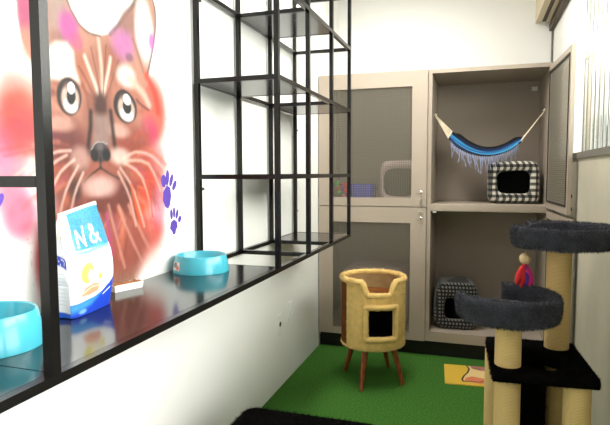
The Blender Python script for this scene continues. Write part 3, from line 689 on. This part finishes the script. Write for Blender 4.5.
obj('plinth', MB().box(.004, 1.60, D + .03, D + .05, 0, .109), M['plinth'], cb)
def door(p0, p1, z0, z1, st, rt, rb, label=None, knobs=None, flip=False, st2=None):
    """mesh door between hinge point p0 and free edge p1 (both x, y), stiles st, rails rt / rb"""
    st2 = st2 or st
    a = Vector((*p0, 0)); b = Vector((*p1, 0)); u = (b - a).normalized(); L = (b - a).length; n = Vector((u.y, -u.x, 0)); th = .02
    def slab(s0, s1, za, zb, t0=0, t1=th):
        vs = [a + u * s + n * q + Vector((0, 0, z)) for z in (za, zb) for q in (t0, t1) for s in (s0, s1)]
        return vs, [(0, 2, 3, 1), (4, 5, 7, 6), (0, 1, 5, 4), (2, 6, 7, 3), (0, 4, 6, 2), (1, 3, 7, 5)]
    mb = MB()
    mb.add(*slab(0, st, z0, z1)); mb.add(*slab(L - st2, L, z0, z1)); mb.add(*slab(st, L - st2, z0, z0 + rb)); mb.add(*slab(st, L - st2, z1 - rt, z1))
    d = obj('door', mb, M['taupe'], cb)
    if label: d['label'] = label
    sc = MB(); s0, s1, za, zb = st - .004, L - st2 + .004, z0 + rb - .004, z1 - rt + .004; pitch = .0125; wr = .0032; tq = .006 if not flip else .013
    k = int((s1 - s0) / pitch)
    for i in range(k + 1): s = s0 + (s1 - s0) * i / k; sc.add(*slab(s - wr / 2, s + wr / 2, za, zb, tq, tq + .0016))
    k = int((zb - za) / pitch)
    for i in range(k + 1): z = za + (zb - za) * i / k; sc.add(*slab(s0, s1, z - wr / 2, z + wr / 2, tq + .0012, tq + .0028))
    obj('mesh_screen', sc, M['screen'], d, fix=False)
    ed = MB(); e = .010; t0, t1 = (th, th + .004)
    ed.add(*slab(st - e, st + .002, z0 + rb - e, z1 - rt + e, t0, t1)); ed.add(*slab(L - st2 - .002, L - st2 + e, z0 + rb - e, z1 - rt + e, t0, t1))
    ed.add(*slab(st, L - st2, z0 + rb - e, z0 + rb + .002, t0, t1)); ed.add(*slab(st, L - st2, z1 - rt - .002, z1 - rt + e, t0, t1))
    if flip: obj('rebate_shade_strip', ed, M['rebate_shade'], d)  # dark strips stand in for the shadow of the mesh rebate
    for s, z, kind in knobs or []:
        c = a + u * s + n * th + Vector((0, 0, z))
        if kind == 'knob':
            k2 = MB().tube([c, c + n * .012, c + n * .014, c + n * .022, c + n * .026], [.005, .005, .011, .012, .006], 16); obj('knob', k2, M['chrome'], d)
        elif kind == 'latch':
            k2 = MB().tube([c, c + n * .006], .009, 12).tube([c + n * .008 + Vector((0, 0, .006)), c + n * .011 + Vector((.012, 0, .004)), c + n * .009 + Vector((.012, 0, -.012)), c + n * .008 + Vector((0, 0, -.016))], .0028, 8); obj('latch', k2, M['chrome'], d)
        elif kind == 'pin':
            obj('catch', MB().tube([c - n * (th + .0), c - n * (th + .014)], .010, 12), M['black'], d)
    return d
door((.006, D - .0), (.784, D - .0), 1.064, 2.003, .104, .108, .060, None, [(.742, 1.166, 'knob'), (.742, 1.112, 'latch'), (.742, 1.085, 'latch')])
door((.006, D - .0), (.784, D - .0), .111, 1.058, .108, .112, .044, None, [(.742, 1.025, 'latch'), (.742, .985, 'knob')])
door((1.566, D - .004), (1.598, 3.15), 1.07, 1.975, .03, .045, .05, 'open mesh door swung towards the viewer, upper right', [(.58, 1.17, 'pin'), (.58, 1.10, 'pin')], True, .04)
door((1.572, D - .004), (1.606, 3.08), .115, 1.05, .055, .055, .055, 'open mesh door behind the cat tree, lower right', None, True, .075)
for z in (1.90, 1.50, 1.17):
    obj('hinge', MB().box(1.549, 1.5525, D + .012, D + .030, z - .012, z + .012, .001), M['chrome'], cb)
obj('bracket', MB().box(1.49, 1.53, BK - .012, BK, 1.905, 1.935, .003), M['whiteplastic'], cb)
obj('catch_plate', MB().box(.826, .85, D + .004, D + .03, 1.022, 1.0335, .002), M['whiteplastic'], cb)

# ------------------------------------------------------------------ cat houses
def sup(a, rx, rz, ex):
    c, s = math.cos(a), math.sin(a); return (rx * math.copysign(abs(c) ** (2 / ex), c), rz * math.copysign(abs(s) ** (2 / ex), s))
def cat_house(name, c, wid, dep, hgt, rot, hole, m, lin_m, label, cat, piping=None, ex=6, hex_=4, group=None, taper=0):
    """soft cube, open at its front; hole = (dx, dz, half width, half height)"""
    t = thing(name, c, label, cat, group); R = Matrix.Rotation(rot, 3, 'Z'); N = 64
    def ring(rx, rz, y, ex, ox=0, oz=0, tp=True):
        out = []
        for k in range(N):
            x, z = sup(2 * PI * k / N + PI / N, rx, rz, ex)
            x += ox; zz = hgt / 2 + z + oz
            if taper and tp: x *= 1 - taper * (zz / hgt)
            out.append(Vector(c) + R @ Vector((x, y, 0)) + Vector((0, 0, zz)))
        return out
    def loft(rings, cap0=False, cap1=False):
        mb = MB(); vs = [v for r in rings for v in r]; fs = [(i * N + k, i * N + (k + 1) % N, (i + 1) * N + (k + 1) % N, (i + 1) * N + k) for i in range(len(rings) - 1) for k in range(N)]
        if cap0: fs.append(tuple(range(N)))
        if cap1: fs.append(tuple(range((len(rings) - 1) * N, len(rings) * N)))
        return mb.add(vs, fs, True)
    a, b, d = wid / 2, hgt / 2, dep / 2; hx, hz, hw, hh = hole
    rs = [ring(a * .9, b * .9, d, ex), ring(a * .97, b * .98, d - .008, ex), ring(a, b, d - .03, ex), ring(a, b, -d + .03, ex), ring(a * .98, b * .98, -d + .008, ex), ring(a * .93, b * .93, -d, ex)]
    for q in (.25, .5, .75, .93):
        r0 = ring(a * .93, b * .93, -d - .010 * math.sin(PI * q), ex); r1 = ring(hw * 1.03, hh * 1.03, -d - .010 * math.sin(PI * q), hex_, hx, hz, False)
        rs.append([p.lerp(s, q) for p, s in zip(r0, r1)])
    rs += [ring(hw, hh, -d + .002, hex_, hx, hz, False), ring(hw, hh, -d + .022, hex_, hx, hz, False)]
    sh = loft(rs, True); sh.wobble(.006, 9, seed=int(c[0] * 100)); obj('shell', sh, m, t)
    ri = [ring(hw * 1.0, hh * 1.0, -d + .0225, hex_, hx, hz, False), ring(a * .9, b * .9, -d + .026, ex), ring(a * .9, b * .9, d - .03, ex)]
    obj('lining', loft(ri, False, True), lin_m, t)
    return t
cat_house('cat_cube_bed', (1.356, D + .27, 1.0845), .335, .26, .295, 0, (.0, .0, .108, .080), M['gingham'], M['lining'], 'black and white gingham cube cat bed on the shelf below the hammock', 'cat bed')
cat_house('cat_cube_bed', (.985, D + .24, .1785), .33, .28, .34, .10, (-.01, -.02, .078, .078), M['hound'], M['lining'], 'dark houndstooth cat bed on the cabinet floor behind the lower perch', 'cat bed', taper=.12, ex=4.2)
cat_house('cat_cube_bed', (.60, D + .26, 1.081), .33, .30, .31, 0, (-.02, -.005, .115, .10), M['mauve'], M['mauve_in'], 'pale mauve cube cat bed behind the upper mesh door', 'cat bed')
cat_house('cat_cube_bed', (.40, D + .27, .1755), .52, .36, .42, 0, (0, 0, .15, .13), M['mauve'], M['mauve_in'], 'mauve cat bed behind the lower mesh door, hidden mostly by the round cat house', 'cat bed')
# blue tub
bx = thing('fabric_tub', (.245, D + .25, 1.081), 'blue fabric tub behind the upper mesh door left of the mauve bed', 'tub')
mb = MB(); N = 48
def rr(a, b, z): return [Vector((.245, D + .25, 0)) + Vector((*sup(2 * PI * k / N, a, b, 5), z)) for k in range(N)]
rs = [rr(.125, .12, 1.0815), rr(.132, .13, 1.14), rr(.137, .135, 1.215), rr(.131, .129, 1.215), rr(.126, .124, 1.14), rr(.12, .115, 1.09)]
mb.add([v for r in rs for v in r], [(i * N + k, i * N + (k + 1) % N, (i + 1) * N + (k + 1) % N, (i + 1) * N + k) for i in range(5) for k in range(N)] + [tuple(range(N))[::-1], tuple(range(5 * N, 6 * N))], True)
obj('tub_body', mb, M['bluecloth'], bx)
for sgn in (-1, 1):
    bx2 = MB().tube([(.245 + sgn * .136, D + .25 + .05 * math.cos(q), 1.17 + .04 * math.sin(q)) for q in [PI * i / 10 for i in range(11)]], .005, 8)
    obj('handle', bx2, M['bluecloth'], bx)
# pompom toy
pt = thing('pompom_toy', (.165, D + .075, 1.081), 'toy of bright pompoms on wire stems before the blue tub behind the mesh', 'cat toy')
obj('base', MB().lathe([(0, 0), (.045, 0), (.045, .008), (.03, .014), (0, .016)], (.165, D + .075, 1.0812), 32), M['bluecloth'], pt)
for (x, z, c) in ((.118, 1.222, 'green'), (.186, 1.212, 'pink'), (.142, 1.19, 'red'), (.142, 1.15, 'green'), (.172, 1.122, 'orange'), (.19, 1.168, 'pink')):
    st = obj('stem', MB().tube([(.165, D + .075, 1.095), (.165 + (x - .165) * .4, D + .072, 1.1 + (z - 1.1) * .6), (x, D + .07, z)], .0018, 6), M['sprout'], pt)
    pm = MB().ball((x, D + .07, z), .019, 14); pm.fur(260, .008, .003, seed=int(z * 999)); obj('pompom', pm, M[c], st, fix=False)

# ------------------------------------------------------------------ hammock
def hammock():
    yc = D + .20
    t = thing('cat_hammock', (1.18, yc, 1.5), 'small blue striped cat hammock with fringe slung in the upper right compartment', 'hammock')
    A0 = Vector((.8135, yc, 1.722)); A1 = Vector((1.5505, yc, 1.727)); nu, nv = 60, 24
    x0, x1 = .925, 1.412; P = []; CO = []
    stripes = [(12, 16, 28), (16, 30, 56), (24, 84, 138), (60, 146, 190), (28, 92, 150), (50, 134, 182), (22, 80, 138), (16, 34, 66), (10, 14, 24), (10, 12, 20)]
    def pt(u, v):
        x = x0 + (x1 - x0) * u; zc = 1.572 - .012 * u -   .128 * (1 - (2 * u - 1.06) ** 2 / 1.12)
        wv = .35 + .65 * math.sin(PI * min(max(u, 0), 1)) ** .6
        y = yc + v * .085 * wv * (.5 + .5 * sm(np.array(min(u, 1 - u) / .14)).item()); e_ = sm(np.array(min(u, 1 - u) / .14)).item(); cup = v * (.052 - .016 * math.sin(PI * u)) * (.45 + .55 * e_) + .012 * v * v * e_
        return (x + .012 * v, y, zc + cup + .004 * math.sin(v * 9 + u * 4))
    for i in range(nu + 1):
        P.append([pt(i / nu, -1 + 2 * j / nv) for j in range(nv + 1)])
        for j in range(nv + 1): CO.append(lin(stripes[min(9, int((j + .5) / (nv + 1) * 10))]))
    o = obj('cloth', MB().grid(P), painted('hammock_weave', .85), t, fix=False); set_paint(o, np.array(CO))
    md = o.modifiers.new('thickness', 'SOLIDIFY'); md.thickness = .005; md.offset = 0
    for u, A in ((0, A0), (1, A1)):
        mb = MB()
        for j in range(0, nv + 1, 2): mb.tube([A, Vector(pt(u, -1 + 2 * j / nv))], [.0034, .0026], 6)
        mb.tube([pt(u, -1 + 2 * j / nv) for j in range(nv + 1)], .006, 8)
        mb.tube([A, A + (Vector((1.18, yc, 1.5)) - A).normalized() * .02], .008, 10)
        obj('cord', mb, M['rope'], t)
        sx = -.0005 if u == 0 else .001
        obj('hook', MB().tube([A + Vector((0, 0, 0)), A + Vector((.004 if u == 0 else -.004, 0, 0))], .009, 12), M['chrome'], t)
    rnd = random.Random(5); fr = MB(); tp = []
    for side in (-1,):
        for k in range(40):
            u = .04 + .92 * k / 39; p = Vector(pt(u, side)); q = Vector(pt(u, side * .35)) if False else p
            ln = (.035 + .055 * rnd.random()) * (1.15 if u < .6 else .8)
            pts = [p, p + Vector((rnd.uniform(-.008, .008), side * .008, -ln * .5)), p + Vector((rnd.uniform(-.014, .014), side * .006, -ln))]
            fr.tube(pts, [.0030, .0025, .0018], 5)
            if k % 2 == 0:
                for s in range(4): fr.tube([pts[2], pts[2] + Vector((rnd.uniform(-.008, .008), rnd.uniform(-.004, .004), -.022))], [.0015, .0008], 4)
            if k: fr.tube([tp[-1], (p + tp[-1]) / 2 + Vector((0, side * .004, -.03)), p], .0015, 4)
            tp.append(p)
    obj('fringe', fr, M['fringe'], t)
hammock()

# ------------------------------------------------------------------ round cat house on legs
def cat_cave():
    cx, cy = .508, 3.262; zb, zt = .238, .648; R, Ri = .200, .179
    t = thing('cat_barrel_house', (cx, cy, 0), 'round cream plush cat house on four wooden legs standing on the green turf', 'cat house')
    camdir = math.atan2(0 - cy, 1.116 - cx)
    def az(phi): return camdir + math.radians(phi)          # phi > 0 to the right as seen from the room
    def P(phi, r, z): return Vector((cx + r * math.cos(az(phi)), cy + r * math.sin(az(phi)), z))
    wz0, wz1, wa0, wa1 = .322, .492, -9, 40                    # window
    def top(phi):
        d = abs(phi - 12); k = sm(np.array((33 - d) / 13)).item(); return zt - .078 * k
    cols = sorted(set([i * 4 for i in range(-45, 46)] + [wa0, wa1, -104, -50])); cols = [c for c in cols if -180 <= c <= 180]
    rows = 18
    def zr(phi, j):
        tp = top(phi)
        if j <= 4: return zb + (wz0 - zb) * j / 4
        if j <= 10: return wz0 + (wz1 - wz0) * (j - 4) / 6
        return wz1 + (tp - wz1) * (j - 10) / (rows - 10)
    def shell(cells, ro, ri, m, name, furn=0, fl=.006, par=None):
        mb = MB(); vid = {}
        def vtx(i, j, s):
            k = (i % (len(cols) - 1), j, s)
            if k not in vid: vid[k] = len(mb.v); mb.v.append(tuple(P(cols[i], ro if s == 0 else ri, zr(cols[i], j))))
            return vid[k]
        cs = set(cells); nc = len(cols) - 1
        for (i, j) in cells:
            mb.f.append((vtx(i, j, 0), vtx(i + 1, j, 0), vtx(i + 1, j + 1, 0), vtx(i, j + 1, 0))); mb.sm.append(True)
        nf = len(mb.f); keep = MB(); keep.v = list(mb.v); keep.f = list(mb.f); keep.sm = list(mb.sm)
        for (i, j) in cells:
            mb.f.append((vtx(i, j, 1), vtx(i, j + 1, 1), vtx(i + 1, j + 1, 1), vtx(i + 1, j, 1))); mb.sm.append(True)
            for (di, dj, e) in ((-1, 0, ((0, 0), (0, 1))), (1, 0, ((1, 1), (1, 0))), (0, -1, ((1, 0), (0, 0))), (0, 1, ((0, 1), (1, 1)))):
                if ((i + di) % nc, j + dj) not in cs:
                    (a, b), (c, d) = e; mb.f.append((vtx(i + a, j + b, 0), vtx(i + c, j + d, 0), vtx(i + c, j + d, 1), vtx(i + a, j + b, 1))); mb.sm.append(False)
        if furn:
            keep.fur(furn, fl, .0032, seed=3); off = len(mb.v); base_n = len(keep.v) - 3 * furn
            fv = keep.v[base_n:]; mb.add(fv, [(3 * k, 3 * k + 1, 3 * k + 2) for k in range(len(fv) // 3)])
        return obj(name, mb, m, par or t, fix=False)
    nc = len(cols) - 1
    slit = lambda i: -104 <= cols[i] < -50
    win = lambda i, j: wa0 <= cols[i] < wa1 and 4 <= j < 10
    shell([(i, j) for i in range(nc) for j in range(rows) if not win(i, j) and not slit(i)], R, Ri + .004, M['cream'], 'cover', 9000)
    shell([(i, j) for i in range(nc) for j in range(rows) if slit(i)], R - .003, Ri + .004, M['brown'], 'side_panel')
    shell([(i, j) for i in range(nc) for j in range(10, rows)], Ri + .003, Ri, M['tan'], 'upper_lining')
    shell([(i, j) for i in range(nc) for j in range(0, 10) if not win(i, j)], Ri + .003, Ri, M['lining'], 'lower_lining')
    tr = MB().tube([P(c, (R + Ri) / 2 + .002, top(c) + .002) for c in range(-180, 181, 3)], .0175, 12, False); tr.wobble(.003, 40); tr.fur(3200, .008, .0034, 5); obj('rim_trim', tr, M['cream'], t, fix=False)
    wp = [(wa0 - 3, wz0 - .012), (wa1 + 3, wz0 - .012), (wa1 + 3, wz1 + .012), (wa0 - 3, wz1 + .012), (wa0 - 3, wz0 - .012)]; pts = []
    for (a, b), (c, d) in zip(wp[:-1], wp[1:]):
        for k in range(10): q = k / 10; pts.append(P(a + (c - a) * q, R + .004, b + (d - b) * q))
    pts.append(pts[0]); wt = MB().tube(pts, .017, 10, False); wt.wobble(.003, 40); wt.fur(2000, .007, .0034, 6); obj('window_trim', wt, M['cream'], t, fix=False)
    for a in (-50,):
        et = MB().tube([P(a, R - .004, zb + (zt - zb) * k / 20) for k in range(21)], .008, 8); et.fur(500, .006, .003, 7); obj('edge_trim', et, M['cream'], t, fix=False)
    bt = MB().tube([P(c, R - .010, zb + .006) for c in range(-180, 181, 4)], .011, 10, False); bt.fur(2000, .006, .0032, 8); obj('base_trim', bt, M['cream'], t, fix=False)
    obj('bottom', MB().lathe([(0, 0), (R - .012, 0), (R - .012, .014), (0, .014)], (cx, cy, zb - .004), 48), M['cream'], t)
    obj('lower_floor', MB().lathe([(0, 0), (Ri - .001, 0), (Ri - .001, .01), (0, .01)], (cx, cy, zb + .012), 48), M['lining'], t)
    cu = MB().lathe([(0, .43), (.12, .428), (.155, .42), (Ri - .008, .40), (Ri - .004, .37), (0, .365)], (cx, cy, .132), 48); cu.wobble(.006, 14); cu.fur(3500, .008, .003, 9); obj('top_cushion', cu, M['brown'], t, fix=False)
    for (x, y) in ((.481, 3.041), (.708, 3.208), (.314, 3.326), (.572, 3.483)):
        d = Vector((x - cx, y - cy, 0)); tp = Vector((cx, cy, 0)) + d * .66 + Vector((0, 0, zb - .003)); ft = Vector((x, y, 0))
        obj('leg', MB().tube([ft + Vector((0, 0, .0)), ft.lerp(tp, .06), ft.lerp(tp, .5), tp], [.0115, .0125, .0165, .0215], 16), M['legwood'], t)
cat_cave()

# ------------------------------------------------------------------ feeding mat, pouf
def mat_board():
    x0, x1, y0, y1 = .940, 1.31, 3.315, 3.650; nx, ny = 150, 130
    ops = [('g', [(1.075, 3.66), (1.10, 3.58), (1.075, 3.50), (1.055, 3.42), (1.05, 3.365), (1.12, 3.355), (1.40, 3.35), (1.40, 3.66)], .004, (236, 206, 140), 1),
           ('g', [(1.10, 3.66), (1.12, 3.60), (1.16, 3.575), (1.25, 3.56), (1.40, 3.57), (1.40, 3.66)], .006, (176, 116, 104), 1),
           ('g', [(1.055, 3.37), (1.07, 3.43), (1.11, 3.46), (1.17, 3.44), (1.24, 3.42), (1.40, 3.43), (1.40, 3.335), (1.15, 3.345)], .006, (222, 130, 92), 1),
           ('l', [(1.085, 3.66), (1.10, 3.59), (1.085, 3.52), (1.06, 3.46), (1.045, 3.395), (1.052, 3.362), (1.10, 3.375), (1.15, 3.372), (1.17, 3.39), .006], .3, (30, 22, 18), 1),
           ('l', [(1.13, 3.61), (1.17, 3.60), .006], .3, (90, 50, 48), 1), ('l', [(1.20, 3.605), (1.24, 3.60), .006], .3, (90, 50, 48), 1)]
    mb = MB(); xs = np.linspace(x0, x1, nx); ys = np.linspace(y0, y1, ny); gx, gy = np.meshgrid(xs, ys)
    c, _ = paint(gx, gy, ops, (222, 182, 62))
    mb.grid([[(float(x), float(y), .0075) for x in xs] for y in ys]); nv = len(mb.v)
    mb.add([(x0, y0, .0005), (x1, y0, .0005), (x1, y1, .0005), (x0, y1, .0005), (x0, y0, .0075), (x1, y0, .0075), (x1, y1, .0075), (x0, y1, .0075)], [(3, 2, 1, 0), (0, 1, 5, 4), (1, 2, 6, 5), (2, 3, 7, 6), (3, 0, 4, 7)])
    mb.sm = [False] * len(mb.f)
    cols = np.concatenate([c.reshape(-1, 3), np.tile(np.array(lin((226, 190, 70))), (8, 1))])
    o = obj('feeding_mat', mb, painted('mat_print', .6), loc=(1.12, 3.48, 0)); set_paint(o, cols)
    o.rotation_euler.z = .075
    tag(o, 'yellow mat with a cartoon drawing lying on the turf before the cabinet plinth', 'mat')
mat_board()
pf = thing('plush_pouf', (.47, 1.76, 0), 'black plush pouf at the bottom edge beside the white wall', 'pouf')
mb = MB().box(.19, .80, 1.42, 2.03, .012, .325, .06); mb.fur(26000, .012, .002, 12, jitter=.9)
obj('cushion', mb, M['plush_black'], pf, fix=False)
for x in (.30, .66):
    for y in (1.54, 1.92): obj('foot', MB().tube([(x, y, 0), (x, y, .02)], .02, 12), M['black'], pf)

# ------------------------------------------------------------------ cat tree
def cat_tree():
    t = thing('cat_tree', (1.35, 2.08, 0), 'grey plush cat tree with two round perches and sisal posts by the right wall', 'cat tree')
    def plush(name, mb, m, n, L, seed, par=t, wd=.0022):
        mb.fur(n, L, wd, seed); return obj(name, mb, m, par, fix=False)
    plush('base', MB().box(1.13, 1.56, 1.83, 2.34, .0, .04, .012), M['plush_black'], 5000, .008, 1)
    def post(x, y, z0, z1, r=.0445): obj('post', MB().lathe([(0, 0), (r, 0)] + [(r, (z1 - z0) * k / 40) for k in range(1, 41)] + [(0, z1 - z0)], (x, y, z0), 32), M['sisal'], t)
    post(1.233, 1.968, .042, .582); post(1.456, 1.965, .042, .582); post(1.206, 2.262, .042, .582); post(1.422, 2.224, .042, .582)
    post(1.232, 1.970, .622, .770); post(1.422, 2.224, .622, 1.020)
    # platform with a round hole
    oc = Vector((1.345, 2.03)); quad = [(1.165, 2.305), (1.492, 2.31), (1.517, 1.915), (1.178, 1.888)]; N = 64; outer = []
    for k in range(N):
        a = 2 * PI * k / N; dx, dy = math.cos(a), math.sin(a); best = 9
        for (ax, ay), (bx_, by_) in zip(quad, quad[1:] + quad[:1]):
            ex, ey = bx_ - ax, by_ - ay; den = dx * ey - dy * ex
            if abs(den) < 1e-9: continue
            tt = ((ax - oc.x) * ey - (ay - oc.y) * ex) / den; s = ((ax - oc.x) * dy - (ay - oc.y) * dx) / den
            if tt > 0 and -1e-6 <= s <= 1 + 1e-6: best = min(best, tt)
        outer.append((best, dx, dy))
    rings = []
    for (f, g, z) in ((1, 0, .596), (1, 0, .608), (.985, .0, .6195), (0, 1, .6195), (0, .94, .608), (0, .94, .596), (0, 1, .5835), (.985, 0, .5835), (1, 0, .596)):
        rings.append([(oc.x + dx * (b * f if f else .078 * g), oc.y + dy * (b * f if f else .078 * g), z) for b, dx, dy in outer])
    mb = MB().add([v for r in rings[:-1] for v in r], [(i * N + k, i * N + (k + 1) % N, ((i + 1) % 8) * N + (k + 1) % N, ((i + 1) % 8) * N + k) for i in range(8) for k in range(N)], True)
    plush('platform', mb, M['plush_black'], 9000, .008, 2)
    # dark hide-box hung below the platform
    bxm = MB().box(1.258, 1.372, 2.06, 2.31, .045, .580, .02)
    plush('hide_box', bxm, M['plush_black'], 6000, .008, 3)
    def perch(cx, cy, z, a0, a1, seed, hgt):
        p = thing_part = MB().lathe([(0, 0), (.145, 0), (.160, .008), (.162, .020), (.150, .026), (0, .028)], (cx, cy, z), 48)
        pr = plush('perch', p, M['plush_grey'], 7000, .009, seed)
        n = 70; prof = []
        for k in range(16):
            q = 2 * PI * k / 16; x, y = sup(q, .0165, hgt / 2, 3.2); prof.append((.164 + x + .006 * (y / hgt), hgt / 2 + y))
        rim = MB().lathe(prof, (cx, cy, z - .004), n, math.radians(a0), math.radians(a1), True)
        rim.wobble(.003, 9, seed); plush('rim', rim, M['plush_grey'], 20000, .010, seed + 1, pr)
    perch(1.230, 2.056, .776, -172, 94, 21, .090)
    perch(1.424, 2.222, 1.024, -172, 130, 31, .078)
cat_tree()
ty = thing('dangling_toy', (1.300, 2.20, .97), 'wooden ball toy with red and magenta feathers dangling under the upper perch', 'cat toy')
obj('string', MB().tube([(1.300, 2.20, 1.022), (1.300, 2.20, .985)], .0012, 6), M['rope'], ty)
obj('ball', MB().ball((1.300, 2.20, .968), .0225, 24), M['woodball'], ty)
for (dx, dz, c, wv) in ((-.028, -.085, 'red', .016), (-.012, -.095, 'red', .014), (.004, -.09, 'purple', .013), (.016, -.10, 'magenta', .016), (.028, -.085, 'magenta', .013)):
    P = []
    for i in range(9):
        q = i / 8; hw = wv * math.sin(PI * (.08 + .84 * q)) ; x = 1.300 + dx * q ** .8; z = .95 + dz * q
        P.append([(x - hw, 2.20 - .004 * math.sin(5 * q), z), (x, 2.196 + dx * .2, z), (x + hw, 2.20 + .004 * math.sin(6 * q), z)])
    f = obj('feather', MB().grid(P), M[c], ty, fix=False); md = f.modifiers.new('thickness', 'SOLIDIFY'); md.thickness = .002

# ------------------------------------------------------------------ light
world = bpy.data.worlds.new('daylight'); SC.world = world; world.use_nodes = True
world.node_tree.nodes['Background'].inputs[0].default_value = (.93, .97, 1, 1); world.node_tree.nodes['Background'].inputs[1].default_value = 1.8
def area(name, loc, rot, sx, sy, watts, col=(1, 1, 1)):
    l = bpy.data.lights.new(name, 'AREA'); l.shape = 'RECTANGLE'; l.size = sx; l.size_y = sy; l.energy = watts; l.color = col
    o = bpy.data.objects.new(name, l); o.location = loc; o.rotation_euler = rot; COL.objects.link(o); return o
area('window_daylight', (W + 1.2, 1.9, 2.35), (0, math.radians(76), 0), 1.1, 4.0, 190, (1, .97, .91))
area('added_side_fill', (W + .35, .35, .75), (0, PI / 2, 0), 1.3, 2.0, 40, (1, .97, .92))      # unseen fill lamp added to brighten the lower left wall
area('ceiling_lamp', (.85, .3, H - .02), (0, 0, 0), .3, 1.2, 6, (1, .98, .94))
area('ceiling_lamp', (.6, 2.9, H - .02), (0, 0, 0), .3, 1.2, 30, (1, .98, .94))

# ------------------------------------------------------------------ camera
cam = bpy.data.cameras.new('camera'); co = bpy.data.objects.new('camera', cam); COL.objects.link(co)
yaw, pitch, roll = .3127, .074, -.003
cy_, sy_, cp, sp, cr, sr = math.cos(yaw), math.sin(yaw), math.cos(pitch), math.sin(pitch), math.cos(roll), math.sin(roll)
F = Vector((-sy_ * cp, cy_ * cp, -sp)); Rv = Vector((cy_, sy_, 0)); Uv = Vector((-sy_ * sp, cy_ * sp, cp))
R3 = Rv * cr + Uv * sr; U3 = Uv * cr - Rv * sr
m4 = Matrix((R3, U3, -F)).transposed().to_4x4(); m4.translation = (1.116, 0, 1.3); co.matrix_world = m4
cam.sensor_width = 36; cam.lens = 36 * 531.43 / 610; cam.clip_start = .02
SC.camera = co
SC.view_settings.view_transform = 'Standard'; SC.view_settings.look = 'None'; SC.view_settings.gamma = 1; SC.view_settings.exposure = 0.45
